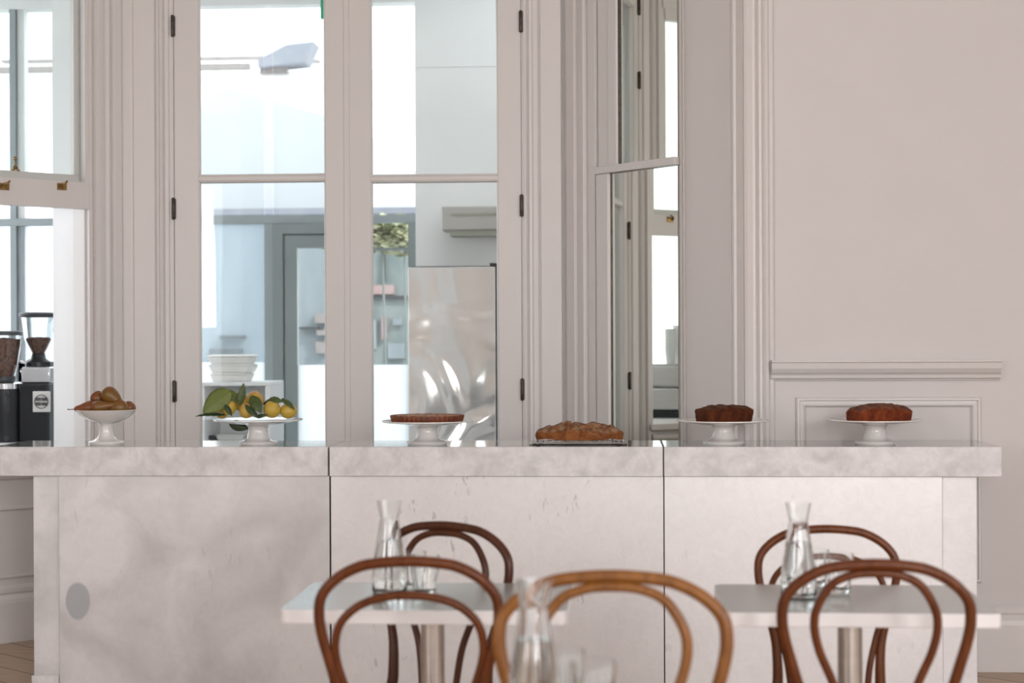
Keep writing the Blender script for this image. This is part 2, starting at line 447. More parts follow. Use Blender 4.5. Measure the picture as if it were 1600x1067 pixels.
# ------------------------------------------------------------------ trims (architraves, panels, rails)
def T(name, mb, mat='trim', parent=None, smooth=None, bevel=0):
    o = mb.build(name, M[mat], parent, smooth, bevel)
    if parent is None: struct(o)
    return o
# left: door casing on centre wall, then window architrave on the splay
mb = MB()
a, b = WC.col(209), WC.col(268)
def C(px): return WC.col(px)
WC.vmould(mb, [(CX0 + .004, .010), (C(206), .012), (C(209.5), .010), (C(212), .016), (C(244), .016), (C(246), .022), (C(249), .030), (C(252), .024), (C(254), .034), (C(258), .036), (C(260), .026), (C(262), .034), (C(268), .034)], 0, HEAD + .1)
T('trim_1', mb)
mb = MB()
WC.vmould(mb, [(C(820), .034), (C(824), .034), (C(826), .024), (C(829), .034), (C(833), .032), (C(835), .022), (C(842), .022), (C(844), .012), (C(847), .020), (C(878), .020), (C(880), .008)], 0, HEAD + .1)
T('trim_2', mb)
mb = MB()
def L(px): return WL.col(px)
WL.vmould(mb, [(0.004, .010), (.012, .020), (L(177), .020), (L(174), .012), (L(171), .026), (L(167), .032), (L(163), .020), (L(160), .014), (L(158), .030), (L(152), .032), (L(148.5), .012)], 0, HEAD + .05)
T('trim_3', mb)
mb = MB()
WL.vmould(mb, [(OL1 + .01, .012), (OL1 + .03, .034), (OL1 + .06, .02), (OL1 + .1, .03), (OL1 + .13, .02), (SPL - .02, .02), (SPL, .01)], 0, HEAD + .05)
T('trim_4', mb)
mb = MB()
def R(px): return WR.col(px)
WR.vmould(mb, [(0.004, .008), (R(889), .014), (R(892), .022), (R(904), .024), (R(907), .012), (R(911), .026), (R(920), .030), (R(923), .014), (R(926), .026), (R(929), .032), (R(939), .032)], 0, HEAD + .05)
T('trim_5', mb)
mb = MB()
WR.vmould(mb, [(WR.col(1067, .02), .012), (WR.col(1069, .02), .024), (WR.col(1072, .02), .024), (R(1075), .012), (R(1145), .012), (R(1147), .004), (R(1150), .020), (R(1153), .020), (R(1155), .012), (R(1168), .012), (R(1170), .022)], 0, HEAD + .05)
T('trim_6', mb)
mb = MB()
def W_(px): return WW.col(px)
WW.vmould(mb, [(-.004, .016), (W_(1176), .034), (W_(1180), .034), (W_(1182), .024), (W_(1186), .036), (W_(1190), .036), (W_(1192), .022), (W_(1196), .030), (W_(1200), .026), (W_(1203), .012), (W_(1208), .016), (W_(1211), .006)], 0, CEIL)
T('trim_7', mb)
mb = MB()   # chair rail on the right wall
z0, z1 = WW.z(1400, 594), WW.z(1400, 562)
h = z1 - z0
WW.hmould(mb, [(z1, .055), (z1 - .1 * h, .058), (z1 - .14 * h, .05), (z1 - .42 * h, .046), (z1 - .62 * h, .034), (z1 - .72 * h, .022), (z1 - .76 * h, .028), (z1 - .88 * h, .026), (z1 - .95 * h, .014), (z0, .012)], W_(1204), W_(1561))
T('trim_8', mb)
mb = MB()   # raised panel frame under the rail
WW.frame(mb, W_(1243), W_(1532), WW.z(1400, 909), WW.z(1400, 620), [(0, .010), (.006, .016), (.013, .016), (.016, .008), (.028, .010), (.034, .014), (.040, .006)])
T('trim_9', mb)
def baseboard(name, W, u0, u1, hgt=.264):
    mb = MB()
    W.hmould(mb, [(hgt, .006), (hgt - .012, .018), (hgt - .03, .018), (hgt - .04, .012), (hgt - .06, .024), (hgt - .077, .028), (.0, .028)], u0, u1)
    T(name, mb)
baseboard('baseboard_right', WW, W_(1211), 3.05)
baseboard('baseboard_bay_left', WL, L(148), SPL, .25)
baseboard('baseboard_bay_right', WR, R(1070), R(1146), .25)
mb = MB()   # dado panel under the left window
WL.frame(mb, L(140), SPL - .05, .28, .60, [(0, .006), (.006, .012), (.014, .012), (.02, .004)])
WL.hmould(mb, [(.775, .03), (.75, .035), (.735, .02), (.72, .012)], L(147), SPL - .02)
T('trim_10', mb)

# ------------------------------------------------------------------ left sash window
win = struct(empty('window_1', WL.P((OL0 + OL1) / 2, 0, 0)))
def wpart(name, mb, mat, parent=win, smooth=None, bevel=0):
    o = mb.build(name, mat, None, smooth, bevel); o.parent = parent
    o.matrix_parent_inverse = Matrix.Translation(-parent.location) if parent.location.length else Matrix()
    return o
mb = MB()
WL.box(mb, OL0 - .004, OL0 + .018, 0.0, -.16, .80, HEAD); WL.box(mb, OL1 - .02, OL1 + .004, 0, -.16, .80, HEAD)
WL.box(mb, OL0, OL1, 0, -.16, HEAD - .06, HEAD)
WL.box(mb, OL0 - .004, OL0 + .008, -.16, -TH - .01, .80, HEAD, 1)
WL.box(mb, OL0, OL0 + .026, -.035, -.05, .80, HEAD)
wpart('frame', mb, [M['trim'], M['white']])
mb = MB(); WL.box(mb, OL0 - .03, OL1 + .03, .05, -TH - .04, .80, .838)
wpart('sill', mb, M['trim'], bevel=.006)
ZB0, ZB1 = WL.z(75, 323), WL.z(75, 281)
u0, u1 = OL0 + .018, OL1 - .02
mb = MB()
WL.box(mb, u0, u1, -.004, -.05, ZB0, ZB1)
WL.box(mb, u0, L(135), -.004, -.05, ZB1, HEAD - .06); WL.box(mb, u1 - .045, u1, -.004, -.05, ZB1, HEAD - .06)
WL.box(mb, u0, u1, -.004, -.05, HEAD - .13, HEAD - .06)
lo = wpart('lower_sash', mb, M['trim'], bevel=.004)
mb = MB(); WL.box(mb, L(136), u1 - .04, -.025, -.029, ZB1 - .01, HEAD - .12); wpart('pane', mb, M['pane'])
mb = MB()
zb = WL.z(75, 268)
WL.box(mb, u0, u1, -.062, -.10, zb - .055, zb)
WL.box(mb, u0, L(127), -.062, -.10, zb, HEAD - .06); WL.box(mb, u1 - .045, u1, -.062, -.10, zb, HEAD - .06)
wpart('upper_sash', mb, M['trim'], bevel=.004)
mb = MB(); WL.box(mb, L(134), u1 - .04, -.078, -.082, zb - .01, HEAD - .08); wpart('pane', mb, M['pane'])
for px in (8, 98):                                 # brass lifts
    c = WL.P(L(px), -.004, WL.z(px, 292)); mb = MB()
    MM = Matrix.Translation(c) @ Matrix.Rotation(math.radians(45), 4, 'Z')
    mb.box(-.022, .022, -.006, 0, -.014, .016, 0, MM)
    mb.box(-.016, .016, -.012, -.004, .006, .014, 0, MM)
    mb.tube(catmull([(-.015, -.006, .0), (-.008, -.024, .012), (.006, -.03, .018), (.016, -.022, .026)], 5), .0045, 8, M=MM)
    wpart('sash_lift', mb, M['brass'], smooth=40)
c = WL.P(L(37), -.078, zb); mb = MB(); MM = Matrix.Translation(c)
mb.lathe([(0, 0), (.020, 0), (.020, .006), (.012, .012), (.010, .022), (.004, .026), (.0035, .048), (.008, .052), (.009, .060), (.005, .066), (0, .067)], 16, M=MM)
wpart('sash_fastener', mb, M['brass'], smooth=40)

# ------------------------------------------------------------------ French doors
def french_leaf(name, pl, pg0, pg1, pr, hinge_side, hinge_z):
    x0, x1, g0, g1 = C(pl), C(pr), C(pg0), C(pg1)
    d = struct(empty(name, ((x0 + x1) / 2, CY, 0)))
    n0, n1 = .028, -.020
    mb = MB(); zt = HEAD - .02
    WC.box(mb, x0, g0, n0, n1, .012, zt); WC.box(mb, g1, x1, n0, n1, .012, zt)
    WC.box(mb, g0, g1, n0, n1, .012, .30); WC.box(mb, g0, g1, n0, n1, zt - .12, zt); WC.box(mb, g0, g1, n0, n1, .56, .64)
    WC.box(mb, g0, g1, n0 - .012, n1 + .012, .30, .56)
    WC.frame(mb, g0, g1, .30, .56, [(0, n0), (.004, n0 + .006), (.02, n0 + .004), (.026, n0 - .01)], n0 - .012)
    wpart('leaf_frame', mb, M['trim'], d, bevel=.003)
    zc = WC.z((pg0 + pg1) / 2, 279)
    mb = MB(); WC.box(mb, g0 - .004, g1 + .004, n0 - .004, n1, zc - .012, zc + .012)
    wpart('glazing_bar', mb, M['trim'], d, bevel=.005)
    for za, zb_ in ((.64, zc - .012), (zc + .012, zt - .12)):
        mb = MB(); WC.box(mb, g0 - .003, g1 + .003, .004, 0, za - .003, zb_ + .003); wpart('pane', mb, M['pane'], d)
        mb = MB(); WC.frame(mb, g0, g1, za, zb_, [(-.001, n0 - .004), (.004, n0 - .006), (.009, .006)], .003); wpart('glazing_bead', mb, M['trim'], d)
    xh = (x0 - .002) if hinge_side < 0 else (x1 + .002)
    for hz in hinge_z:
        mb = MB()
        mb.lathe([(0, -.052), (.005, -.05), (.008, -.046), (.008, .046), (.005, .05), (0, .052)], 12, M=Matrix.Translation((xh, CY - .040, hz)))
        WC.box(mb, xh - .009, xh + .009, .0375, .028, hz - .046, hz + .046)
        wpart('hinge', mb, M['hinge'], d, smooth=40)
    return d
hzl = [WC.z(273, y) for y in (611, 327, 43)]; hzr = [WC.z(817, y) for y in (608, 322, 36)]
french_leaf('door_1', 276, 313, 511, 545.3, -1, [.3] + hzl + [3.2])
french_leaf('door_2', 547, 581, 780, 816, 1, [.3] + hzr + [3.2])
mb = MB(); WC.box(mb, C(540.5), C(549), .034, .026, .012, HEAD - .02)
T('trim_11', mb, bevel=.002)
mb = MB(); WC.box(mb, JL, C(275), .026, -.06, 0, HEAD); WC.box(mb, C(817), JR, .026, -.06, 0, HEAD); WC.box(mb, JL, JR, .026, -.06, HEAD - .012, HEAD)
T('trim_12', mb)

# ------------------------------------------------------------------ mirrored sash on the right splay
w2 = struct(empty('window_2', WR.P(.3, 0, 0)))
zr0, zr1 = WR.z(1000, 266), WR.z(1000, 254)
mb = MB()
WR.box(mb, R(941), WR.col(966, .02), .020, .0, zr1, HEAD); WR.box(mb, WR.col(1063, .014), WR.col(1067, .014), .014, 0, .80, HEAD)
WR.box(mb, R(958), WR.col(964, .026), .026, .0, zr1, HEAD)
WR.box(mb, R(968), R(1063), .020, 0, HEAD - .08, HEAD)
wpart('upper_sash', mb, M['trim'], w2, bevel=.002)
mb = MB()
WR.box(mb, R(941), R(1065), .040, 0, zr0, zr1)
WR.box(mb, R(941), WR.col(950, .034), .034, 0, .80, zr0); WR.box(mb, R(945), WR.col(953, .024), .024, 0, .80, zr0)
WR.box(mb, R(951), R(1063), .03, 0, .80, .84)
wpart('lower_sash', mb, M['trim'], w2, bevel=.003)
mb = MB(); ua, ub = R(968), R(1063); mb.prism([WR.xy(ua, .0), WR.xy(ub, .0), WR.xy(ub, .0110), WR.xy(ua, .0060)], zr1, HEAD - .08); wpart('mirror_pane', mb, M['mirror'], w2)
mb = MB(); WR.box(mb, R(954), R(1063), .012, 0, .84, zr0); wpart('mirror_pane', mb, M['mirror'], w2)
mb = MB(); WR.box(mb, WR.col(966, .015) - .01, WR.col(968.2, .015), .015, 0, zr1, HEAD - .08); WR.box(mb, WR.col(952, .019) - .01, WR.col(954.4, .019), .019, 0, .84, zr0)
wpart('mirror_edge', mb, M['hinge'], w2)

# ------------------------------------------------------------------ servery beyond the bay
struct(MB().box(-9, 4, 8.0, 26, -.08, 0).build('floor_servery', M['tar']))
SY, PY = 10.4, 9.95          # glazed screen, white partition
px_wall = xat(650, PY)
mb = MB(); mb.box(px_wall, 2.2, PY, PY + .35, 0, 3.60); struct(mb.build('wall_servery_back', M['serv']))
zj = zat(715, 103, PY)
mb = MB(); mb.box(px_wall, 2.2, PY - .004, PY, zj - .006, zj + .003); T('trim_13', mb, 'serv')
mb = MB(); mb.box(2.2, 2.4, 7.99, PY + .35, 0, 3.60); struct(mb.build('wall_servery_right', M['serv']))
mb = MB(); mb.box(-5.4, -1.1, 8.0, SY + .1, 3.60, 3.72); mb.box(-1.1, 2.4, 8.0, 8.3, 3.60, 3.72); mb.box(-1.1, 2.4, 9.7, SY + .1, 3.60, 3.72)
struct(mb.build('ceiling_servery', M['white']))
mb = MB(); mb.box(-1.1, 2.4, 8.3, 9.7, 3.66, 3.68); struct(mb.build('added_rooflight', M['frost']))  # frosted rooflight added to bring more light into the servery
mb = MB(); mb.box(-5.4, px_wall, SY, SY + .12, 3.455, 3.60); T('trim_14', mb, 'white')
zbm0, zbm1 = zat(370, 350, SY), zat(370, 338, SY)
scr = struct(empty('window_3', (-3.4, SY, 0)))
mb = MB()
X = lambda p: xat(p, SY)
mb.box(X(16), X(26), SY, SY + .06, 0, 3.46); mb.box(X(413), X(427), SY, SY + .06, 0, zbm1)
mb.box(X(-420), X(-410), SY, SY + .06, 0, 3.46)
po = MB(); po.box(X(27), X(38), SY + .02, SY + .09, 0, 3.46); wpart('pale_post', po, M['white'], scr)
mb.box(X(-420), px_wall, SY - .004, SY + .055, zbm0, zbm1)
mb.box(X(-420), X(415), SY, SY + .06, 0, .08)
wpart('mullion_frame', mb, M['gframe'], scr, bevel=.003)
zf = zat(370, 566, SY)
for p0, p1 in ((-410, 16), (26, 413)):
    mb = MB(); mb.box(X(p0), X(p1), SY + .02, SY + .026, zf, zbm0); wpart('pane', mb, M['hazepane'], scr)
    mb = MB(); mb.box(X(p0), X(p1), SY + .02, SY + .026, .08, zf); wpart('frosted_panel', mb, M['frost'], scr)
    mb = MB(); mb.box(X(p0), X(p1), SY + .02, SY + .026, zbm1, 3.46); wpart('pane', mb, M['pane'], scr)
mb = MB(); mb.box(X(427), px_wall, SY + .02, SY + .026, zbm1, 3.46); wpart('pane', mb, M['pane'], scr)
d3 = struct(empty('door_3', ((X(427) + px_wall) / 2, SY, 0)))
W3 = Wall((0, SY), (1, 0), (0, -1))
mb = MB(); zd = zat(480, 353, SY)
xr = X(648)
W3.frame(mb, X(427), X(560), -.2, zbm0, [(0, .02), (X(443) - X(427), .02), (X(444) - X(427), .002), (X(446) - X(427), .012), (X(465) - X(427), .012)], -.04)
wpart('leaf_frame', mb, M['gdoor'], d3)
zdg = zat(550, 570, SY)
mb = MB(); mb.box(X(463), X(530), SY + .01, SY + .016, zdg, zbm0 - .12); wpart('pane', mb, M['pane'], d3)
mb = MB(); mb.box(X(463), X(530), SY + .01, SY + .016, 0, zdg); wpart('frosted_panel', mb, M['frost'], d3)
mb = MB(); mb.box(X(560), X(572), SY - .01, SY + .05, 0, zbm0); mb.box(X(638.5), px_wall, SY - .01, SY + .05, 0, zbm0); mb.box(X(572), X(639), SY, SY + .05, zat(600, 391, SY), zat(600, 387, SY))
wpart('side_light_frame', mb, M['gdoor'], d3)
mb = MB(); mb.box(X(572), X(639), SY + .01, SY + .016, zdg, zbm0); wpart('side_light_pane', mb, M['pane'], d3)
mb = MB(); mb.box(X(572), X(639), SY + .012, SY + .018, 0, zdg); wpart('frosted_panel', mb, M['frost'], d3)

# ------------------------------------------------------------------ outside
mb = MB()    # pale gabled hall
GY = 17.0
ax, az = xat(352, GY), zat(352, 135, GY)
rx_, rz_ = xat(560, GY), zat(560, 194, GY)
lx_, lz_ = xat(280, GY), zat(280, 198, GY)
mb.prism([(0, 0)] * 0 or [(lx_, 0), (rx_, 0), (rx_, rz_), (ax, az), (lx_, lz_)], 0, 6, 0, Matrix(((1, 0, 0, 0), (0, 0, 1, GY), (0, 1, 0, 0), (0, 0, 0, 1))))
tag(mb.build('gabled_hall', M['render']), 'pale blue-white gabled building seen through the upper pane of the left French door', 'building')
HY = 24.0
hs = empty('slate_roofed_house', (xat(400, HY), HY, 0)); tag(hs, 'distant white house with a slanting slate roof above the gabled building', 'building')
def hpart(name, mb, mat): 
    return wpart(name, mb, mat, hs)
mb = MB(); mb.box(xat(-60, HY), xat(520, HY), HY, HY + 4, 0, zat(400, 112, HY)); hpart('wall', mb, M['white'])
mb = MB()
for a_, b_ in ((-60, 394), (410, 452)): mb.box(xat(a_, HY), xat(b_, HY), HY - .12, HY, zat(a_, 117, HY), zat(a_, 107, HY))
hpart('brick_band', mb, M['brickband'])
mb = MB()
for a_, b_ in ((-60, 394), (410, 470)): mb.box(xat(a_, HY), xat(b_, HY), HY + 1.6, HY + 1.8, zat(a_, 82, HY) + .12, zat(a_, 77, HY) + .12)
hpart('ridge', mb, M['brickband'])
mb = MB(); pr_ = [(xat(411, HY), zat(411, 110, HY)), (xat(484, HY), zat(484, 103, HY)), (xat(498, HY), zat(498, 70, HY)), (xat(455, HY), zat(455, 75, HY)), (xat(411, HY), zat(411, 98, HY))]
mb.prism(pr_, 0, .5, 0, Matrix(((1, 0, 0, 0), (0, 0, 1, HY - .3), (0, 1, 0, 0), (0, 0, 0, 1)))); hpart('slate_roof', mb, M['slate'])
FY = 15.0
fa = empty('grey_building', (xat(450, FY), FY, 0)); tag(fa, 'blue-grey low building outside behind the glazed screen', 'building')
mb = MB(); mb.box(xat(100, FY), xat(700, FY), FY, FY + 1.6, 0, zat(450, 336, FY)); wpart('wall', mb, M['greyhouse'], fa)
mb = MB(); mb.box(xat(95, FY), xat(705, FY), FY - .06, FY + 1.6, zat(450, 336, FY), zat(450, 326, FY)); wpart('parapet', mb, M['slate'], fa)
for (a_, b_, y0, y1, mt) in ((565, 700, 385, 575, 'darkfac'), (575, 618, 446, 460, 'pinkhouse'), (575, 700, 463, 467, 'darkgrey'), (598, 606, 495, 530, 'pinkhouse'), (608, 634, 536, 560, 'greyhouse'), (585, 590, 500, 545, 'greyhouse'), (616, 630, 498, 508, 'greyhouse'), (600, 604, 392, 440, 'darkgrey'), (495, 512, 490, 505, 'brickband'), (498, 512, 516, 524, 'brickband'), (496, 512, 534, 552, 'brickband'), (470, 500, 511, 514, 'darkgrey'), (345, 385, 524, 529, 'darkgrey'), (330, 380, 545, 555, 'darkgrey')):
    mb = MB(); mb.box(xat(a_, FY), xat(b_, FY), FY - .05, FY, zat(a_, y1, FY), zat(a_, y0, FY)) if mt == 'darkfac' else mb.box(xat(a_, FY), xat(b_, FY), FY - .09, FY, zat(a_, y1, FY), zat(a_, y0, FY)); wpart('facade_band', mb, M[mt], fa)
def greenery(px, py, Y, r, label):  # leaves placed outside to stand in for a reflection in the glass
    c = Vector((xat(px, Y), Y, zat(px, py, Y)))
    root = empty('greenery', (c.x, c.y, 0)); tag(root, label, 'greenery', 'greenery modelled for a reflection by the glazed door')
    mb = MB(); mb.tube([(0, 0, 0), (.02, 0, c.z * .5), (0, 0, c.z)], [.012, .01, .008], 8); mb.build('stem', M['darkfac'], root, 40)
    mb = MB(); rnd = random.Random(int(px))
    for i in range(900):
        d = Vector((rnd.gauss(0, 1), rnd.gauss(0, 1), rnd.gauss(0, 1))).normalized() * r * rnd.uniform(.35, 1)
        d.x *= 1.5; p = d + Vector((0, 0, c.z)); q = Matrix.Translation(p) @ Matrix.Rotation(rnd.uniform(0, 6), 4, 'Z') @ Matrix.Rotation(rnd.uniform(0, 3), 4, 'X')
        l = rnd.uniform(.035, .06)
        mb.add([(-l, 0, 0), (0, -l * .4, .006), (l, 0, 0), (0, l * .4, .006)], [(0, 1, 2, 3)], 0, q)
    tag(mb.build('foliage', M['greenery'], root, merge=False))
greenery(598, 366, 12.2, .15, 'yellow-green bush modelled for a reflection in the right French door, beside its meeting stile')
greenery(632, 368, 13.0, .16, 'yellow-green bush modelled for a reflection, behind the left edge of the white partition')
greenery(522, 368, 11.5, .10, 'yellow-green bush modelled for a reflection at the top corner of the grey glazed door')

# ------------------------------------------------------------------ servery contents
# back counter with grinders
BY = 8.15
mb = MB(); mb.box(-4.4, -2.78, BY, BY + .75, 0, .78); mb.box(-4.42, -2.76, BY - .02, BY + .77, .78, .818); mb.box(-4.4, -3.40, 7.22, BY, 0, .78); mb.box(-4.42, -3.38, 7.2, BY, .78, .818)
tag(mb.build('back_counter', [M['white']], bevel=.004), 'white counter outside the left window carrying the coffee grinders', 'counter')
def grinder_glass(root, prof, beans, lid, matlid='darkgrey'):
    inner = [(max(r - .003, .001), z) for r, z in prof]
    mb = MB(); mb.lathe(prof + inner[::-1] + [prof[0]], 36); mb.build('hopper', M['glass'], root, 40)
    mb = MB(); mb.lathe(beans, 36, rad=lambda a: 1 + .01 * math.sin(9 * a)); tag(mb.build('coffee_beans', M['beans'], root, 40))
    mb = MB(); mb.lathe(lid, 36); mb.build('lid', M[matlid], root, 40)
GY1 = 8.42
zc0 = .818
xg = xat(60, GY1); sg = scl(xg, GY1)
def gz(py, px=60): return zat(px, py, GY1) - zc0
g = empty('coffee_grinder', (xg, GY1, zc0)); tag(g, 'tall coffee grinder with steel collar and round white badge, half behind the window jamb', 'coffee grinder', 'coffee grinders outside the left window')
k = 1 / sg
mb = MB(); mb.prism([(-18 * k, -.13), (30 * k, -.13), (34 * k, .13), (-14 * k, .13)], 0, gz(598)); mb.build('body', M['black'], g, bevel=.01)
mb = MB(); mb.prism([(-16 * k, -.11), (30 * k, -.11), (30 * k, .11), (-16 * k, .11)], gz(598), gz(573)); mb.build('steel_collar', M['chrome'], g, bevel=.008)
mb = MB(); mb.lathe([(0, gz(574)), (20 * k, gz(574)), (20 * k, gz(566)), (12 * k, gz(560)), (10 * k, gz(552)), (0, gz(552))], 28)
mb.box(-14 * k, 24 * k, -.05, .05, gz(573), gz(565)); mb.build('hopper_seat', M['black'], g, 40)
mb = MB(); mb.tube(catmull([(-6 * k, -.06, gz(562)), (-12 * k, -.09, gz(566)), (-18 * k, -.1, gz(564))], 5), .006, 8); mb.build('lever', M['chrome'], g, 40)
grinder_glass(g, [(9 * k, gz(556)), (13 * k, gz(547)), (21 * k, gz(530)), (24.5 * k, gz(500)), (25.5 * k, gz(494))],
              [(0, gz(554)), (8 * k, gz(554)), (12 * k, gz(546)), (19.5 * k, gz(530)), (17 * k, gz(527)), (0, gz(526))],
              [(0, gz(496)), (28 * k, gz(496)), (29.5 * k, gz(494)), (29.5 * k, gz(490)), (26 * k, gz(488)), (0, gz(488))])
# badge
bc = ((79 - 60) * k, -.133, gz(626)); hb = 16 * k
bd = empty('badge', (0, 0, 0), 0, g)
bd.parent = g
mb = MB(); mb.box(bc[0] - .046, bc[0] + .046, -.136, -.1285, bc[2] - hb, bc[2] + hb); bp = mb.build('badge_plate', M['box'], bd, bevel=.004)
mb = MB(); MM = Matrix.Translation((bc[0], -.138, bc[2])) @ Matrix.Rotation(PI / 2, 4, 'X')
R0 = .036
mb.lathe([(R0 - .004, 0), (R0, 0), (R0, .0016), (R0 - .004, .0016), (R0 - .004, 0)], 40, M=MM)
for s_ in (-1, 1):
    for c_ in (-1, 1):
        for q in (-.016, -.008, 0, .008, .016)[0:5]:
            mb.box(s_ * .015 + q * .7 - .0016, s_ * .015 + q * .7 + .0016, c_ * .012 - .009, c_ * .012 + .009, 0, .0014, 0, MM)
        mb.box(s_ * .015 - .012, s_ * .015 + .012, c_ * .012 - .0015, c_ * .012 + .0015, 0, .0014, 0, MM)
mb.build('badge_emblem', M['darkgrey'], bd)
g2x = xat(6, 8.33); s2 = scl(g2x, 8.33); k = 1 / s2
def gz(py, px=6): return zat(px, py, 8.33) - zc0
g2 = empty('coffee_grinder', (g2x, 8.33, zc0)); tag(g2, 'black coffee grinder full of beans at the left edge of the photo', 'coffee grinder', 'coffee grinders outside the left window')
mb = MB(); mb.lathe([(0, 0), (27 * k, 0), (28 * k, .01), (28 * k, gz(607)), (0, gz(607))], 40); mb.build('body', M['black'], g2, 40)
mb = MB(); mb.lathe([(0, gz(607)), (28.5 * k, gz(607)), (28.5 * k, gz(599)), (24 * k, gz(597)), (0, gz(597))], 40); mb.build('steel_collar', M['chrome'], g2, 40)
mb = MB(); mb.lathe([(0, gz(597)), (15 * k, gz(597)), (18 * k, gz(594)), (18 * k, gz(588)), (0, gz(588))], 32); mb.build('hopper_seat', M['darkgrey'], g2, 40)
grinder_glass(g2, [(16 * k, gz(589)), (20 * k, gz(575)), (25 * k, gz(545)), (27.5 * k, gz(523))],
              [(0, gz(588)), (15 * k, gz(588)), (19 * k, gz(575)), (23.5 * k, gz(546)), (25 * k, gz(530)), (0, gz(527))],
              [(0, gz(524)), (28.5 * k, gz(524)), (28.5 * k, gz(519)), (25 * k, gz(517)), (0, gz(517))])
for yy in (613, 684):
    mb = MB(); mb.lathe([(0, 0), (.014, 0), (.014, .005), (.009, .007), (0, .007)], 20, M=Matrix.Translation((13 * k, -math.sqrt(28**2 - 13**2) * k + .002, gz(yy))) @ Matrix.Rotation(PI / 2, 4, 'X'))
    mb.build('dial', M['darkgrey'], g2, 40)
mb = MB()
for q in range(9): mb.box(9 * k, 18 * k, -28 * k + .0095, -28 * k + .014, gz(622 + 2.4 * q), gz(621 + 2.4 * q))
mb.build('vent_grille', M['darkgrey'], g2)
# steam wand stand / tamping post between grinders
tx = xat(38, 8.36)
mb = MB(); mb.lathe([(0, 0), (.018, 0), (.018, .015), (.008, .03), (.008, .33), (.012, .335), (.012, .35), (0, .352)], 20)
mb.tube(catmull([(0, 0, .34), (-.02, 0, .36), (.0, 0, .375), (.05, 0, .372)], 6), .004, 8)
t_ = mb.build('milk_tap', M['chrome'], None, 40); t_.location = (tx, 8.36, zc0)
tag(t_, 'thin chrome pillar tap between the two coffee grinders', 'tap')

# espresso machine, paper cups: seen in the mirror through the left window
em = empty('espresso_machine', (-3.74, 7.5, zc0)); tag(em, 'grey espresso machine on the back counter, seen in the mirrored sash', 'coffee machine')
mb = MB(); mb.box(-.22, .20, -.22, .26, .20, .345); mb.box(-.22, .19, -.20, .25, .045, .20); mb.build('body', M['steel'], em, bevel=.015)
mb = MB(); mb.box(-.22, .205, -.24, .26, 0, .045); mb.build('drip_tray', M['black'], em, bevel=.006)
mb = MB(); mb.box(-.21, .19, -.21, .24, .345, .353); mb.build('cup_shelf', M['chrome'], em, bevel=.003)
for x_ in (-.1, .09):
    mb = MB(); mb.lathe([(0, .11), (.032, .11), (.036, .13), (.036, .165), (0, .165)], 24, M=Matrix.Translation((x_, -.21, 0))); mb.tube([(x_, -.22, .135), (x_, -.34, .125)], .012, 10)
    mb.build('group_head', M['black'], em, 40)
mb = MB(); mb.box(.2, .204, .15, .235, .265, .305); lb_ = mb.build('label_plate', M['box'], em)
mb = MB(); mb.box(.204, .206, .16, .225, .28, .292); mb.build('label_lettering', M['darkgrey'], em)
first = None
for i, (cx_, cy_, nn) in enumerate(((-3.62, 7.54, 7), (-3.62, 7.44, 8), (-3.72, 7.5, 8))):
    mb = MB()
    for q in range(nn):
        mb.lathe([(.028, q * .022), (.029, q * .022 + .004), (.038, q * .022 + .09), (.041, q * .022 + .092), (.041, q * .022 + .096), (.036, q * .022 + .094), (.027, q * .022 + .002), (.028, q * .022)], 24)
    c_ = mb.build('paper_cup_stack', M['box'], None, 40); c_.location = (cx_, cy_, zc0 + .353)
    tag(c_, ['front stack of white paper cups on the espresso machine nearest the window', 'rear stack of white paper cups on the espresso machine', 'white paper cup stack on the espresso machine, farthest from the window'][i], 'cups', 'paper cups on the espresso machine')

# shelf unit with boxes, left French door
CYB = 9.35
x0, x1 = xat(312, CYB), xat(421, CYB); zt = zat(370, 597, CYB)
cu = empty('shelf_unit', ((x0 + x1) / 2, CYB, 0)); tag(cu, 'small white open shelf unit behind the bowl of lemons', 'shelf unit')
hw = (x1 - x0) / 2
mb = MB(); mb.box(-hw, hw, 0, .4, zt - .022, zt); mb.build('top', M['white'], cu, bevel=.003)
mb = MB(); mb.box(hw - .026, hw, 0, .4, 0, zt - .022); mb.build('side_panel', M['white'], cu)
mb = MB(); mb.box(-hw, -hw + .026, 0, .4, 0, zt - .022); mb.build('side_panel', M['white'], cu)
zs = zat(370, 690, CYB)
for z_ in (zs, zs - .35): mb = MB(); mb.box(-hw + .026, hw - .026, 0, .39, z_ - .02, z_); mb.build('shelf', M['white'], cu)
mb = MB(); mb.box(-hw + .026, hw - .026, .38, .4, .05, zt - .022); mb.build('back_panel', M['serv'], cu)
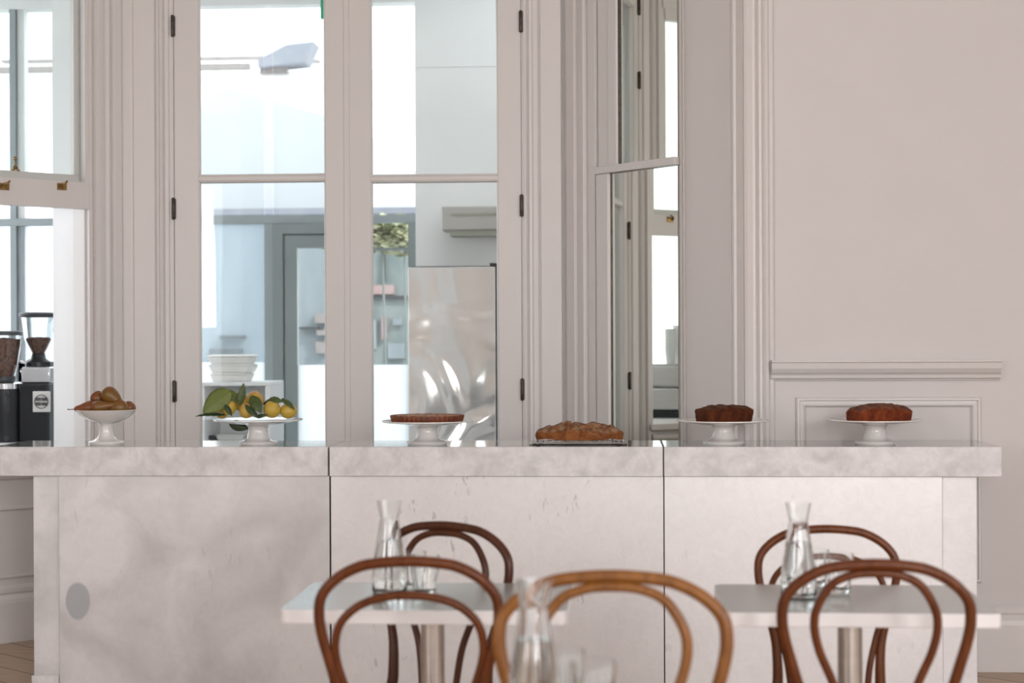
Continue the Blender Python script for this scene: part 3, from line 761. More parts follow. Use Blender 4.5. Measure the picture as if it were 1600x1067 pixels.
def tub(name, x, y, z, w_, d_, h_, mat, label, grp=None, rz=0, lidded=True):
    r = empty(name, (x, y, z), rz); tag(r, label, 'food box', grp)
    mb = MB(); a_, b_ = w_ / 2 * .86, d_ / 2 * .86; c_, e_ = w_ / 2, d_ / 2
    vs = [(-a_, -b_, 0), (a_, -b_, 0), (a_, b_, 0), (-a_, b_, 0), (-c_, -e_, h_ * .8), (c_, -e_, h_ * .8), (c_, e_, h_ * .8), (-c_, e_, h_ * .8)]
    mb.add(vs, [(0, 3, 2, 1), (4, 5, 6, 7), (0, 1, 5, 4), (1, 2, 6, 5), (2, 3, 7, 6), (3, 0, 4, 7)]); mb.build('tray', M[mat], r, bevel=.006)
    mb = MB(); mb.box(-c_ - .006, c_ + .006, -e_ - .006, e_ + .006, h_ * .8, h_ * .86)
    vs = [(-c_, -e_, h_ * .86), (c_, -e_, h_ * .86), (c_, e_, h_ * .86), (-c_, e_, h_ * .86), (-a_, -b_, h_), (a_, -b_, h_), (a_, b_, h_), (-a_, b_, h_)]
    mb.add(vs, [(0, 3, 2, 1), (4, 5, 6, 7), (0, 1, 5, 4), (1, 2, 6, 5), (2, 3, 7, 6), (3, 0, 4, 7)]); mb.build('lid', M[mat], r, bevel=.004)
    return r
bx_ = xat(362, CYB + .15); kk = 1 / scl(bx_, CYB + .15)
hh = 42 * kk / 3
for i, (wpx, dx) in enumerate(((60, 0), (66, 2), (70, 1))):
    tub('takeaway_box', bx_ + dx * kk, CYB + .16, zt + i * hh, wpx * kk, .2, hh, 'box',
        ['bottom white takeaway box of the stack on the white shelf unit', 'middle white takeaway box of the stack on the white shelf unit', 'top white takeaway box of the stack on the white shelf unit'][i], 'takeaway boxes on the shelf unit', rz=[.02, -.03, .03][i])
tub('takeaway_box', xat(362, CYB + .15), CYB + .17, zs, .17, .15, .035, 'box', 'white box inside the shelf unit, behind the lemon stand', 'takeaway boxes on the shelf unit')
tub('storage_tub', xat(333, CYB + .15), CYB + .14, zs, .055, .1, .03, 'darkgrey', 'small dark grey tub inside the white shelf unit')

# fridge
FRY = 9.2
x0, x1 = xat(638, FRY), xat(778, FRY); zt = zat(700, 415, FRY)
fr = empty('upright_fridge', ((x0 + x1) / 2, FRY, 0)); tag(fr, 'tall stainless steel fridge with a rippled shiny door behind the right French door', 'fridge'); hw = (x1 - x0) / 2
mb = MB(); mb.box(-hw, hw, .05, .62, 0.02, zt); mb.build('cabinet', M['black'], fr, bevel=.004)
mb = MB(); mb.box(-hw, hw - .015, 0, .046, .06, zt - .008); mb.build('door', M['fridge'], fr, bevel=.003)
mb = MB(); mb.box(hw - .045, hw - .005, .0, .06, zt, zt + .014); mb.build('hinge_cap', M['black'], fr, bevel=.005)
# extractor / shelf unit on partition
x0, x1 = xat(690, PY - .18), xat(800, PY - .18)
za, zb_ = zat(740, 368, PY - .18), zat(740, 322, PY - .18)
hd = empty('wall_unit', ((x0 + x1) / 2, PY, za)); tag(hd, 'grey metal wall-mounted unit above the fridge', 'wall unit'); hw = (x1 - x0) / 2; H_ = zb_ - za
M['hood'] = pm('dull_grey_metal', (0.50, 0.48, 0.45), .45, .2, nscale=4); M['hoodgreen'] = pm('olive_strip', (0.36, 0.37, 0.30), .5, nscale=4)
mb = MB(); mb.box(-hw, hw, -.18, 0, .03, H_); mb.build('casing', M['hood'], hd, bevel=.01)
mb = MB(); mb.box(-hw + .06, hw, -.185, -.178, H_ - .055, H_ - .04); mb.build('slot', M['hoodgreen'], hd)
mb = MB(); mb.box(-hw + .05, hw, -.17, 0, 0, .03); mb.build('lower_strip', M['hoodgreen'], hd)
# green sign hanging from servery ceiling
gx0 = xat(503, 9.6)
mb = MB(); z_ = zat(505, 29, 9.6); mb.box(gx0, gx0 + .3, 9.6, 9.63, z_, z_ + .15); mb.tube([(gx0 + .15, 9.615, z_ + .15), (gx0 + .15, 9.615, 3.60)], .006, 8)
tag(mb.build('hanging_sign', M['green_sign']), 'green hanging sign at the top right of the left French door', 'sign')

# ------------------------------------------------------------------ the serving counter
KY = 6.29
CT = zat(800, 698, KY); CB = zat(800, 744.5, KY)
DEP = .41
def kx(px): return xat(px, KY)
def counter_unit(idx, p0, p1, panels, posts, label):
    x0, x1 = kx(p0), kx(p1); xm = (x0 + x1) / 2
    r = empty('counter_unit', (xm, KY, 0)); tag(r, label, 'counter', 'zinc counter units in a row')
    zf_ = mat_zinc('zinc_slab_%d' % idx, (0.72, 0.705, 0.71), (0.57, 0.555, 0.56), idx + 4, None, 0, .5, 11, .15, .8)
    mb = MB(); mb.box(x0 - xm, x1 - xm, 0, DEP, CB, CT, 0, top=1)
    mb.build('worktop', [zf_, M['zinc_top']], r, bevel=.0025)
    st = None
    a_, b_ = kx(panels[0]) - xm, kx(panels[1]) - xm
    if idx == 0: 
        st = (kx(118) - xm, zat(118, 940, KY), .052, .078)
    zp = mat_zinc('zinc_panel_%d' % idx, [(0.66, 0.645, 0.65), (0.72, 0.705, 0.71), (0.77, 0.75, 0.76)][idx], [(0.50, 0.485, 0.485), (0.64, 0.625, 0.63), (0.73, 0.72, 0.725)][idx], idx, st, [.25, .8, .35][idx], .42, [3.0, 1.6, 1.6][idx], .4)  # zinc paler unit by unit to the right: side light put into colour
    mb = MB(); mb.box(a_, b_, .012, .03, 0.0, CB); mb.build('front_panel', zp, r, bevel=.0015)
    mb = MB(); mb.box(a_ + .005, b_ - .005, .03, DEP - .03, .0, CB); mb.build('carcass', M['gap'], r)
    for (q0, q1) in posts:
        mb = MB(); mb.box(kx(q0) - xm, kx(q1) - xm, .028, DEP - .04, .03, CB)
        mb.build('post', mat_zinc('zinc_post_%d' % idx, (0.68, 0.67, 0.675) if idx < 2 else (.80, .79, .80), (0.52, 0.51, 0.51) if idx < 2 else (.72, .71, .715), idx + 9, None, 0, .4, 4, .25), r, bevel=.0015)
        mb = MB(); mb.box(kx(q0 - 3) - xm, kx(q1 + (3 if idx == 2 else -1)) - xm, .018, DEP - .03, 0, .035); mb.build('foot_block', zf_, r, bevel=.003)
    return r
counter_unit(0, -15, 511.2, (89, 512.6), [(47, 88.4)], 'left zinc counter unit with an oval grey stain, under the pears and lemons')
counter_unit(1, 513.8, 1035.0, (515, 1035.6), [], 'middle zinc counter unit with scuff marks, under the tart and the bread')
counter_unit(2, 1036.6, 1565, (1037.2, 1472.5), [(1473.6, 1527.5)], 'right zinc counter unit, palest front, under the two loaf cakes')

# ------------------------------------------------------------------ cake stands
def stand(px, ybase, plate_w, rim_y, under_y, neck_w, foot_w, label, bowl=False, Y=None, pcx=None):
    Y = Y or KY + .15
    x = xat(px, Y); s = scl(x, Y); k = 1 / s
    pr = plate_w / 2 * k; nr = neck_w / 2 * k; fr_ = foot_w / 2 * k
    # plate rim height from rim_y
    H = zat(px, rim_y, Y) - CT; hu = zat(px, under_y, Y) - CT
    r = empty('fruit_bowl' if bowl else 'cake_stand', (x, Y, CT)); tag(r, label, 'bowl' if bowl else 'cake stand', None if bowl else 'white china cake stands on the counter')
    foot = [(0, .006), (fr_ * .8, .005), (fr_ * .93, 0), (fr_ * .96, .002), (fr_ * .955, .004), (fr_, .0065), (fr_, .0105), (fr_ * .95, .0135), (fr_ * .78, .0165), (fr_ * .655, .0205), (nr * .55 + fr_ * .29, .027),
            (nr * 1.10, .037), (nr, .047 if not bowl else .052), (nr * .98, hu - .016), (nr * 1.06, hu - .009), (nr * 1.28, hu - .003), (nr * 1.6, hu)]
    mb = MB(); mb.lathe(foot + [(0, hu)], 56); mb.build('foot', M['china'], r, 50)
    mb = MB()
    if bowl:
        pl = [(0, hu), (nr * 1.9, hu), (pr * .62, hu + (H - hu) * .22), (pr * .86, hu + (H - hu) * .6), (pr * .965, H - .003), (pr * .985, H), (pr, H + .001), (pr * .99, H + .003), (pr * .95, H + .001), (pr * .84, hu + (H - hu) * .72), (pr * .6, hu + (H - hu) * .34), (nr, hu + .006), (0, hu + .005)]
    else:
        pl = [(0, hu), (pr * .52, hu + .001), (pr * .72, hu + (H - hu) * .33), (pr * .9, hu + (H - hu) * .78), (pr * .975, H - .0055), (pr * .997, H - .0035), (pr, H - .001), (pr * .995, H + .0008), (pr * .93, H - .001), (pr * .8, H - .006), (pr * .66, H - .0085), (0, H - .0085)]
    mb.lathe(pl, 72); mb.build('bowl' if bowl else 'plate', M['china'], r, 50)
    return x, Y, s, CT + H - .0085
PB = stand(165.5, 696, 93, 641, 660, 20.5, 55, 'white footed china bowl holding pears, at the left of the counter', True)
LB = stand(402.5, 697, 139, 655, 662.5, 31, 61, 'white china cake stand piled with lemons and leaves')
TB = stand(667, 694, 142, 657, 664, 31, 64, 'white china cake stand under the round tart')
AB = stand(1130, 694, 145, 656, 663.5, 31, 65, 'white china cake stand under the darker loaf cake, nearer the mirror')
BB = stand(1367, 692, 148, 655, 662, 33, 64, 'white china cake stand under the reddish loaf cake, rightmost on the counter')

# fruit ----------------------------------------------------------------
def mat_pear(i, a, b_, c_):
    m, nt, b = new_mat('pear_skin_%d' % i)
    v = coords(nt, (1, 1, 1)); f = noise_n(nt, v, 22, 4, .6, .5)
    col = ramp(nt, f, [(.34, a), (.5, b_), (.68, c_)])
    sp = ramp(nt, noise_n(nt, v, 240, 2), [(.55, (1, 1, 1)), (.68, (.62, .55, .45))])
    nt.links.new(mixc(nt, .8, col, sp, 'MULTIPLY'), b.inputs['Base Color']); b.inputs['Roughness'].default_value = .38
    return m
pearm = [mat_pear(0, (.20, .075, .018), (.19, .085, .014), (.17, .11, .020)), mat_pear(1, (.23, .070, .020), (.21, .065, .018), (.17, .08, .018)), mat_pear(2, (.17, .11, .018), (.21, .08, .018), (.14, .10, .018))]
def pear(px, py, Y, d, length, wid, mat, label, stem=True):
    x = xat(px, Y); z = zat(px, py, Y)
    r = empty('pear', (x, Y, z)); tag(r, label, 'pear', 'pears in the white footed bowl')
    L_, R_ = length, wid / 2
    pr = [(0, -R_), (R_ * .35, -R_ * .97), (R_ * .7, -R_ * .74), (R_ * .93, -R_ * .36), (R_, 0), (R_ * .95, R_ * .4), (R_ * .78, R_ * .9), (R_ * .56, R_ * 1.4), (R_ * .42, L_ - R_ * 1.35), (R_ * .3, L_ - R_ * 1.1), (R_ * .12, L_ - R_ * 1.0), (0, L_ - R_ * .99)]
    MM = aim((0, 0, 0), d)
    mb = MB(); mb.lathe(pr, 32, M=MM, rad=lambda a: 1 + .02 * math.sin(2 * a + px)); mb.build('flesh', mat, r, 60)
    if stem:
        mb = MB(); e = L_ - R_ * 1.0
        mb.tube([MM @ Vector(q) for q in ((0, 0, e - .004), (.001, 0, e + .008), (.004, 0, e + .016), (.009, .002, e + .024))], [.0022, .0016, .0016, .0024], 8); mb.build('stem', M['wood_dark'], r, 40)
    return r
PY0 = PB[1]
pear(171, 617, PY0 - .01, (.80, -.05, -.66), .118, .068, pearm[0], 'top pear of the bowl, its stalk pointing down to the right')
pear(152.5, 622, PY0 + .02, (-.2, .9, .1), .085, .060, pearm[1], 'round end of a russet pear at the upper left of the bowl')
pear(141, 636.5, PY0 - .02, (-1, -.1, -.10), .092, .056, pearm[1], 'russet pear at the left rim, stalk poking past the bowl edge')
pear(153, 636, PY0 - .052, (1, .05, .14), .095, .052, pearm[2], 'green-brown pear lying across the front of the bowl')
pear(187, 637, PY0 - .034, (-1, .1, -.06), .085, .062, pearm[0], 'pear lying at the front right of the bowl', False)
pear(201, 637.5, PY0 + .02, (-.4, 1, -.1), .075, .056, pearm[1], 'red-brown pear tucked at the right rim of the bowl', False)

lemon_m = pm('lemon_skin', (0.56, 0.39, 0.055), .42, c2=(0.50, 0.35, 0.06), nscale=14, bstr=.35, bscale=160, bdist=.001)
lemon_m2 = pm('orange_lemon_skin', (0.58, 0.31, 0.06), .42, c2=(0.54, 0.37, 0.07), nscale=12, bstr=.35, bscale=160, bdist=.001)
leaf_l = pm('leaf_light', (0.135, 0.175, 0.030), .45, c2=(0.105, 0.145, 0.026), nscale=20)
leaf_d = pm('leaf_dark', (0.020, 0.045, 0.012), .35, c2=(0.032, 0.062, 0.016), nscale=20)
leaf_m = pm('leaf_mid', (0.055, 0.085, 0.022), .4, c2=(0.075, 0.105, 0.028), nscale=20)
LY = LB[1]
def fruit(px, py, Y, rpx, mat, label, d=(.3, -.5, .6), squash=1.06):
    x = xat(px, Y); z = zat(px, py, Y); R_ = rpx / scl(x, Y)
    r = empty('lemon', (x, Y, z)); tag(r, label, 'lemon', 'lemons piled on the cake stand')
    pr = [(0, -R_ * squash * 1.04), (R_ * .12, -R_ * squash * 1.02)] + [(R_ * math.sin(a), -R_ * squash * math.cos(a)) for a in [PI * i / 14 for i in range(1, 14)]] + [(R_ * .16, R_ * squash * 1.03), (R_ * .09, R_ * squash * 1.10), (0, R_ * squash * 1.11)]
    mb = MB(); mb.lathe(pr, 32, M=aim((0, 0, 0), d), rad=lambda a: 1 + .02 * math.sin(3 * a + px)); mb.build('rind', mat, r, 60)
    return r
def leaf(parent, base, tip, width, mat, nrm=(0, -1, .2), curl=.12, fold=.25, name='leaf', bendn=None):
    # base/tip: (px, py, Y) measured points turned into place; parent: the fruit it grows from
    b3 = Vector((xat(base[0], base[2]), base[2], zat(base[0], base[1], base[2]))) - parent.location
    t3 = Vector((xat(tip[0], tip[2]), tip[2], zat(tip[0], tip[1], tip[2]))) - parent.location
    ax = t3 - b3; Ln = ax.length; ax.normalize()
    n = Vector(nrm); n = (n - ax * n.dot(ax)).normalized(); side = ax.cross(n)
    nu, nv = 18, 8; vs = []; fs = []
    for i in range(nu + 1):
        t = i / nu; wd = width / 2 * (math.sin(PI * min(1, t ** .8)) ** .8) if 0 < t < 1 else .0006
        for j in range(nv + 1):
            q = j / nv * 2 - 1
            h = n * (curl * Ln * math.sin(PI * t) * 1 - fold * wd * abs(q) + .0012 * math.sin(t * 30) * abs(q))
            vs.append(b3 + ax * (t * Ln) + side * (q * wd) + h)
    for i in range(nu):
        for j in range(nv):
            a_ = i * (nv + 1) + j; fs.append((a_, a_ + 1, a_ + nv + 2, a_ + nv + 1))
    mb = MB(); mb.add(vs, fs)
    mb.tube([vs[i * (nv + 1) + nv // 2] + n * .0004 for i in range(nu + 1)], [.0011 * (1 - .7 * i / nu) for i in range(nu + 1)], 6)
    o = mb.build(name, mat, parent, 60, merge=False)
    so = o.modifiers.new('thickness', 'SOLIDIFY'); so.thickness = .0005
    return o
fA = fruit(358, 637, LY - .045, 11.0, lemon_m, 'lemon at the left of the pile wrapped by leaves', (-.3, -.4, -.8))
fF = fruit(346, 645, LY + .0, 9, lemon_m2, 'small lemon hidden under the big pale leaf', (-.5, -.3, .3))
fB = fruit(385, 642, LY - .055, 11.5, lemon_m2, 'orange-yellow lemon at the front centre behind a dark curled leaf', (.4, -.6, .3))
fC = fruit(424.5, 639.5, LY - .04, 13.6, lemon_m, 'largest lemon at the front right of the pile', (.5, -.4, .5), 1.0)
fD = fruit(450, 642, LY - .02, 12.4, lemon_m, 'rightmost lemon on the stand, under a leaf', (1, -.2, .1))
fE = fruit(397, 626, LY + .01, 14, lemon_m2, 'peach-coloured lemon on top of the pile', (.2, .2, 1))
fG = fruit(377, 629, LY + .02, 13, lemon_m, 'pale lemon behind the upright leaf', (-.2, .3, .8))
leaf(fA, (360, 610, LY - .06), (316, 645, LY - .075), .085, leaf_l, (-.1, -1, .15), .05, .10)
leaf(fF, (352, 648, LY - .05), (305, 650.5, LY - .055), .026, leaf_d, (0, -.55, .8), .10, .3)
leaf(fG, (372, 628, LY - .01), (355, 609, LY + .0), .040, leaf_l, (.4, -1, .3), .08, .2)
leaf(fB, (374, 634, LY - .075), (380.5, 598.5, LY - .07), .032, leaf_m, (.3, -1, 0), .08, .35)
leaf(fE, (392, 618, LY - .05), (408, 645, LY - .085), .046, leaf_m, (.1, -1, .3), .08, .2)
leaf(fB, (383, 632, LY - .085), (404, 654, LY - .105), .026, leaf_d, (.4, -1, .5), .06, .5)
leaf(fC, (398, 651, LY - .07), (418, 648, LY - .075), .018, leaf_d, (0, -1, .6), .06, .5)
leaf(fA, (351, 632, LY - .085), (362, 650, LY - .092), .022, leaf_d, (.3, -1, .2), .1, .5)
leaf(fC, (414, 628, LY - .03), (443, 628, LY - .045), .038, leaf_m, (0, -.8, .7), .22, .3)
leaf(fD, (440, 622, LY - .03), (460, 640, LY - .045), .030, leaf_m, (.4, -.6, .7), .10, .3)
leaf(fC, (426, 624, LY - .01), (410, 632, LY - .015), .020, leaf_d, (0, -.8, .6), .1, .3)
leaf(fA, (357, 661, LY + .07), (388, 670, LY + .055), .042, leaf_d, (-.1, -1, .1), .05, .2)

# tart
def mat_crust(name, a, b_, sc=60, bs=.6):
    return pm(name, a, .55, c2=b_, nscale=sc, bstr=bs, bscale=sc * 1.3, bdist=.004)
crust = mat_crust('tart_crust', (.20, .052, .015), (.115, .028, .010), 25)
fill = mat_crust('nut_filling', (.42, .22, .09), (.24, .08, .03), 60)
zp_ = TB[3]; k = 1 / TB[2]
tr_ = 57.5 * k
ta = empty('tart', (TB[0], TB[1], zp_)); tag(ta, 'round fluted nut tart with a browned crust', 'tart')
def flute(a): return 1 + .012 * math.cos(44 * a)
mb = MB(); mb.lathe([(0, 0), (tr_ * .93, 0), (tr_ * .96, .004), (tr_, .027), (tr_ * .99, .030), (tr_ * .965, .029), (tr_ * .955, .024), (0, .024)], 220, rad=flute); mb.build('crust', crust, ta, 60)
mb = MB(); seg = 60; vs = []; fs = []
for i in range(14):
    for j in range(seg):
        rr = tr_ * .95 * i / 13; a_ = 2 * PI * j / seg
        p = Vector((rr * math.cos(a_), rr * math.sin(a_), 0)); vs.append((p.x, p.y, .0235 + (.006 * noise.noise(p * 60) + .003 if i < 13 else 0)))
for i in range(13):
    for j in range(seg): fs.append((i * seg + j, i * seg + (j + 1) % seg, (i + 1) * seg + (j + 1) % seg, (i + 1) * seg + j))
mb.add(vs, fs)
rnd = random.Random(3)
for i in range(60):
    a_ = rnd.uniform(0, 2 * PI); rr = tr_ * .92 * math.sqrt(rnd.random())
    mb.lathe([(0, -.003), (.006, -.001), (.007, .002), (.004, .004), (0, .005)], 8, M=Matrix.Translation((rr * math.cos(a_), rr * math.sin(a_), .026)) @ Matrix.Rotation(rnd.uniform(0, 3), 4, 'Z') @ Matrix.Scale(1.7, 4, (1, 0, 0)))
mb.build('filling', fill, ta, 60, merge=False)

# blob maker: subdivided box shaped by a function
def blob(name, mat, parent, shape, cuts=(34, 14, 12)):
    mb = MB(); nx, ny, nz = cuts
    def face(fn, a_, b_):
        n = len(mb.v); vs = [shape(*fn(i / a_ * 2 - 1, j / b_ * 2 - 1)) for i in range(a_ + 1) for j in range(b_ + 1)]
        fs = [(i * (b_ + 1) + j, (i + 1) * (b_ + 1) + j, (i + 1) * (b_ + 1) + j + 1, i * (b_ + 1) + j + 1) for i in range(a_) for j in range(b_)]
        mb.add(vs, fs)
    for s_ in (-1, 1):
        face(lambda u, v: (u, v, s_), nx, ny); face(lambda u, v: (u, s_, v), nx, nz); face(lambda u, v: (s_, u, v), ny, nz)
    return mb.build(name, mat, parent, 70)
def mat_cake(name, side, side2, topc, top2):
    m, nt, b = new_mat(name)
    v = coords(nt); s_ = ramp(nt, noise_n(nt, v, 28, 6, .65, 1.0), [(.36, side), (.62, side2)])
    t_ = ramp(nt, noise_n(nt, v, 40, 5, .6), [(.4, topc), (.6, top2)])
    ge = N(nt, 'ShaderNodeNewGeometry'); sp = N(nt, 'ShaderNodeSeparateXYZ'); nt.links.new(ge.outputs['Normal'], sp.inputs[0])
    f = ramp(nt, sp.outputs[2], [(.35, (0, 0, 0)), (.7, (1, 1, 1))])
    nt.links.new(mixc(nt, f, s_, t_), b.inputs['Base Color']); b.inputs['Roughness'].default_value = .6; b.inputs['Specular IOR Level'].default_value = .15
    bump(nt, b, noise_n(nt, v, 70, 6, .7), .9, .005); return m
def loaf_shape(Lx, Ly, Hz, seed, rough=.003, taper=.06, dome=.25, pw=5):
    def f(u, v, w_):
        # round the corners
        p = Vector((u, v, w_)); m = (abs(u) ** pw + abs(v) ** pw + (abs(w_) ** pw if w_ > 0 else abs(w_) ** 30)) ** (1 / pw)
        mx = max(abs(u), abs(v), abs(w_)); q = p * (mx / m if m > 0 else 1)
        q.z = max(q.z, -1)
        tz = (q.z + 1) / 2
        sc = 1 - taper * (1 - tz)
        h = Hz * (1 - dome * (q.x ** 2) * .6 - dome * .7 * q.y ** 2)
        P_ = Vector((q.x * Lx / 2 * sc, q.y * Ly / 2 * sc, tz * h))
        e = Vector((noise.noise(P_ * 45 + Vector((seed, 0, 0))), noise.noise(P_ * 45 + Vector((0, seed, 9))), noise.noise(P_ * 38 + Vector((5, 0, seed)))))
        e += .6 * Vector((noise.noise(P_ * 110), noise.noise(P_ * 110 + Vector((3, 3, 3))), noise.noise(P_ * 110 + Vector((7, 0, 0)))))
        if tz < .03: return (P_.x, P_.y, 0)
        P_ += e * rough * min(1, tz * 4) * (.35 + .9 * tz * tz)
        return tuple(P_)
    return f
k = 1 / AB[2]
cake = empty('loaf_cake', (AB[0] + .002, AB[1], AB[3]), math.radians(32)); tag(cake, 'dark chocolate-brown loaf cake on the stand nearer the mirror', 'cake')
blob('crumb', mat_cake('dark_cake', (.12, .032, .008), (.055, .012, .004), (.06, .020, .009), (.12, .045, .018)), cake, loaf_shape(.215, .105, .066, 2, .004, .05, .22, 12))
cake = empty('loaf_cake', (BB[0] + .014, BB[1], BB[3]), math.radians(24)); tag(cake, 'reddish-brown loaf cake with a cracked top on the rightmost stand', 'cake')
blob('crumb', mat_cake('red_cake', (.25, .055, .014), (.12, .022, .008), (.20, .075, .04), (.10, .035, .02)), cake, loaf_shape(.245, .105, .068, 6, .004, .04, .32, 10))
mb = MB(); rnd = random.Random(8)
for i in range(16):
    x_ = rnd.uniform(-.09, .09); y_ = rnd.uniform(-.03, .03)
    mb.lathe([(0, -.003), (.006, -.001), (.006, .002), (0, .004)], 8, M=Matrix.Translation((x_, y_, .068 * (1 - .3 * .6 * (x_ / .12) ** 2 - .21 * (y_ / .05) ** 2) - .002)) @ Matrix.Rotation(rnd.uniform(0, 3), 4, 'Z') @ Matrix.Scale(1.8, 4, (1, 0, 0)))
mb.build('nut_topping', mat_crust('dark_nuts', (.09, .02, .012), (.16, .05, .025)), cake, 60, merge=False)

# bread on a wire rack
RYK = KY + .12
rx0, rx1 = xat(835, RYK), xat(973, RYK); xm = (rx0 + rx1) / 2; hw = (rx1 - rx0) / 2
rk = empty('cooling_rack', (xm, RYK, CT)); tag(rk, 'low wire cooling rack under the rustic bread loaf', 'rack')
mb = MB()
zr_ = .012
mb.tube(catmull([(-hw + .01, -.085, zr_), (hw - .01, -.085, zr_), (hw, -.075, zr_), (hw, .075, zr_), (hw - .01, .085, zr_), (-hw + .01, .085, zr_), (-hw, .075, zr_), (-hw, -.075, zr_)], 4, True), .0024, 8, True)
mb.build('rim_wire', M['chrome'], rk, 40)
mb = MB(); mb.tube(catmull([(-hw + .01, -.085, .004), (hw - .01, -.085, .004), (hw, -.075, .004), (hw, .075, .004), (hw - .01, .085, .004), (-hw + .01, .085, .004), (-hw, .075, .004), (-hw, -.075, .004)], 4, True), .0022, 8, True)
mb.build('lower_wire', M['black'], rk, 40)
for i in range(13):
    x_ = -hw + 2 * hw * (i + .7) / 13.4
    mb = MB(); mb.tube([(x_, -.086, zr_ + .003), (x_, .086, zr_ + .003)], .0014, 6); mb.build('cross_wire', M['chrome'], rk, 40)
for sx in (-1, 1):
    for sy in (-1, 1):
        mb = MB(); mb.tube(catmull([(sx * (hw - .03), sy * .083, zr_), (sx * (hw - .025), sy * .083, .003), (sx * (hw - .012), sy * .083, .002), (sx * (hw - .006), sy * .083, zr_)], 4), .002, 8); mb.build('foot', M['black'], rk, 40)
br = empty('bread_loaf', (xm + .002, RYK, CT + zr_ + .0045)); tag(br, 'long rustic bread loaf with a knobbly golden crust on the wire rack', 'bread')
blob('crust', mat_cake('bread_crust', (.30, .115, .035), (.17, .055, .018), (.36, .22, .13), (.14, .06, .03)), br, loaf_shape(.335, .125, .068, 11, .010, -.0, .36, 2.4), (60, 22, 14))

# ------------------------------------------------------------------ tables
TZ = .75
def table(name, px0, px1, yf, dep, label, xs=None):
    Y0 = yf
    x0, x1 = (xat(px0, Y0), xat(px1, Y0)) if xs is None else xs
    xm = (x0 + x1) / 2; hw = (x1 - x0) / 2
    r = empty('cafe_table', (xm, Y0 + dep / 2, 0)); tag(r, label, 'table', 'square pedestal cafe tables')
    mb = MB()
    c = .02; poly = []
    for (cx_, cy_, a0) in ((hw - c, dep / 2 - c, 0), (-hw + c, dep / 2 - c, 90), (-hw + c, -dep / 2 + c, 180), (hw - c, -dep / 2 + c, 270)):
        for i in range(6): a_ = math.radians(a0 + 18 * i); poly.append((cx_ + c * math.cos(a_), cy_ + c * math.sin(a_)))
    mb.prism(poly, TZ - .030, TZ); mb.m[1] = 1
    mb.build('tabletop', [M['tableedge'], M['tabletop']], r, bevel=.002)
    mb = MB(); mb.lathe([(0, .02), (.027, .02), (.027, TZ - .04), (.06, TZ - .034), (.06, TZ - .03), (0, TZ - .03)], 32); mb.build('column', M['steel'], r, 40)
    mb = MB(); mb.lathe([(0, 0), (.16, 0), (.16, .008), (.15, .014), (.035, .022), (.03, .03), (0, .03)], 48); mb.build('base_plate', M['steel'], r, 40)
    return r
TYF = 3.51
tdep = .41
table('t', 433, 884, TYF, tdep, 'pale pedestal table at the left, carafe and glasses on it')
table('t', 1131, 1565, TYF, tdep, 'pale pedestal table at the right, in front of the right counter unit')
NX = xat(950, 2.5)
table('t', 0, 0, 2.22, .44, 'nearest pedestal table below the bottom edge of the photo, carrying the blurred carafe', (NX - .30, NX + .30))

# ------------------------------------------------------------------ bentwood chairs
def chair(x, Y, rz, wood, label, inner='high', sx=1.0, sz=1.0, lean=.04):
    """origin on the floor under the top of the back; the sitter faces local +Y"""
    r = empty('bentwood_chair', (x, Y, 0), rz); tag(r, label, 'chair', 'bentwood cafe chairs')
    r.scale = (sx, 1, sz)
    SYc = lean + .14       # seat centre
    def by(z):                   # y of the hoop plane at height z
        t = (.89 - z) / .43
        return lean * min(t, 1) ** 1.0 if z > .46 else lean - (.46 - z) * .18
    half = [(0, .879), (.055, .876), (.10, .868), (.145, .845), (.176, .812), (.1835, .775), (.178, .73), (.160, .665), (.140, .59), (.135, .50), (.142, .44), (.158, .25), (.178, 0.004)]
    pts = [(-q, by(z), z) for q, z in half[::-1]] + [(q, by(z), z) for q, z in half[1:]]
    P_ = catmull(pts, 7); n = len(P_)
    rad = [.0112 + .002 * (1 - abs(2 * i / (n - 1) - 1)) * 0 + (.0035 * max(0, min(1, (.62 - P_[i].z) / .15))) for i in range(n)]
    mb = MB(); mb.tube(P_, rad, 14); mb.build('back_hoop', wood, r, 60)
    if inner == 'high': hi = [(0, .861), (.045, .857), (.085, .838), (.113, .795), (.120, .755), (.110, .705), (.085, .645), (.062, .58), (.05, .50), (.048, .462)]
    else: hi = [(0, .810), (.05, .806), (.10, .79), (.138, .757), (.1515, .715), (.147, .67), (.125, .60), (.108, .53), (.10, .462)]
    pts = [(-q, by(z) + .002, z) for q, z in hi[::-1]] + [(q, by(z) + .002, z) for q, z in hi[1:]]
    mb = MB(); mb.tube(catmull(pts, 7), .0088, 12); mb.build('inner_loop', wood, r, 60)
    # seat ring and panel
    mb = MB(); ring = [(.19 * math.cos(a_), SYc + .14 * math.sin(a_), .455) for a_ in [2 * PI * i / 40 for i in range(40)]]
    mb.tube(ring, .016, 10, True, flat=1.2); mb.build('seat_ring', wood, r, 60)
    mb = MB(); mb.prism([(.183 * math.cos(a_), SYc + .133 * math.sin(a_)) for a_ in [2 * PI * i / 40 for i in range(40)]], .452, .462); mb.build('seat', M['cane'], r)
    for s_ in (-1, 1):
        mb = MB(); mb.tube(catmull([(s_ * .135, SYc + .08, .45), (s_ * .14, SYc + .095, .3), (s_ * .15, SYc + .11, .004)], 6), [.016 - .006 * i / 12 for i in range(13)], 12); mb.build('front_leg', wood, r, 60)
    mb = MB(); mb.tube([(.150 * math.cos(a_), SYc - .005 + .125 * math.sin(a_), .26) for a_ in [2 * PI * i / 36 for i in range(36)]], .0075, 8, True); mb.build('leg_ring', wood, r, 60)
    return r
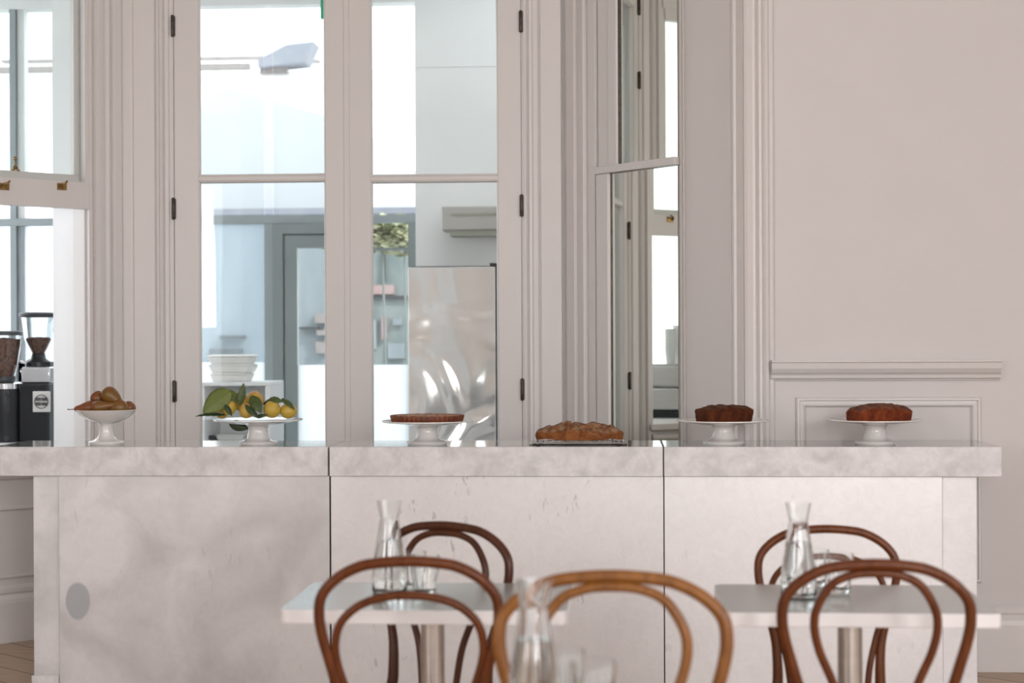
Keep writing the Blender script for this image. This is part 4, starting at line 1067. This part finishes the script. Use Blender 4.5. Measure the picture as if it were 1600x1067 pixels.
def chair_at(px, s_, **kw):
    Z = FPX / s_; u = (px - 800) / FPX
    X_, Z_ = u * Z, Z
    return (X_ * ca - Z_ * sa, X_ * sa + Z_ * ca)
x_, y_ = chair_at(636, 785)
chair(x_, y_, math.radians(2), M['wood_mid'], 'bentwood chair in front of the left table, low inner loop, back to the camera', 'low', .98, 1.005)
x_, y_ = chair_at(1368, 795)
chair(x_, y_, math.radians(-1), M['wood_mid'], 'bentwood chair in front of the right table, back to the camera, reddish-brown', 'high', 1.0, 1.0)
x_, y_ = chair_at(955, 885)
chair(x_, y_, math.radians(180), M['wood_gold'], 'golden-brown bentwood chair in the middle, nearest and most blurred', 'high', 1.09, 1.03)
x_, y_ = chair_at(696, 632)
chair(x_, y_, math.radians(180 - 24), M['wood_dark'], 'dark bentwood chair behind the left table, turned towards the counter corner', 'high', .985, .985)
x_, y_ = chair_at(1290, 625)
chair(x_, y_, math.radians(180), M['wood_mid'], 'bentwood chair behind the right table, facing the camera', 'low', .93, .965)

# ------------------------------------------------------------------ glassware
def carafe(x, y, label, level=.125, scale=1.0):
    r = empty('water_carafe', (x, y, TZ)); tag(r, label, 'carafe', 'glass water carafes on the tables')
    r.scale = (scale,) * 3
    out = [(0, 0), (.036, 0), (.040, .004), (.040, .03), (.037, .07), (.030, .11), (.0245, .145), (.0222, .163), (.0205, .168), (.0212, .171), (.0285, .208)]
    inn = [(.0268, .208), (.0197, .174), (.0186, .168), (.0205, .162), (.0215, .144), (.028, .109), (.035, .069), (.038, .03), (.0375, .010), (.034, .007), (0, .007)]
    mb = MB(); mb.lathe(out + inn, 44); mb.build('glass_body', M['glass'], r, 50)
    wi = [(0, .0074), (.0337, .0074), (.0372, .0104), (.0377, .03), (.0347, .069), (.0277, .109), (.0262, level)]
    mb = MB(); mb.lathe(wi + [(0, level)], 44); mb.build('water', M['water'], r, 50)
    return r
def tumbler(x, y, label, scale=1.0):
    r = empty('drinking_glass', (x, y, TZ)); tag(r, label, 'glass', 'drinking glasses on the tables'); r.scale = (scale,) * 3
    out = [(0, 0), (.024, 0), (.026, .003), (.027, .03), (.032, .05), (.034, .088)]; inn = [(.0318, .088), (.030, .051), (.0250, .031), (.0240, .013), (.018, .010), (0, .0095)]
    mb = MB(); mb.lathe(out + inn, 36); mb.build('glass_body', M['glass'], r, 50); return r
def at(px, Z_):
    u = (px - 800) / FPX * Z_
    return (u * ca - Z_ * sa, u * sa + Z_ * ca)
carafe(*at(607, 3.79), 'glass water carafe on the left table', .118)
carafe(*at(1246, 3.70), 'glass water carafe on the right table', .122)
carafe(*at(832, 2.52), 'very blurred glass carafe nearest the camera, before the middle chair', .12)
tumbler(*at(662, 3.76), 'drinking glass right of the carafe on the left table')
tumbler(*at(643, 3.86), 'drinking glass tucked behind the other on the left table', .95)
tumbler(*at(1309, 3.76), 'drinking glass right of the carafe on the right table')
tumbler(*at(1272, 3.87), 'drinking glass half hidden behind the carafe on the right table', .95)
tumbler(*at(925, 2.50), 'blurred drinking glass at the bottom edge of the photo')
tumbler(*at(880, 2.62), 'blurred drinking glass between the nearest carafe and its neighbour', .95)
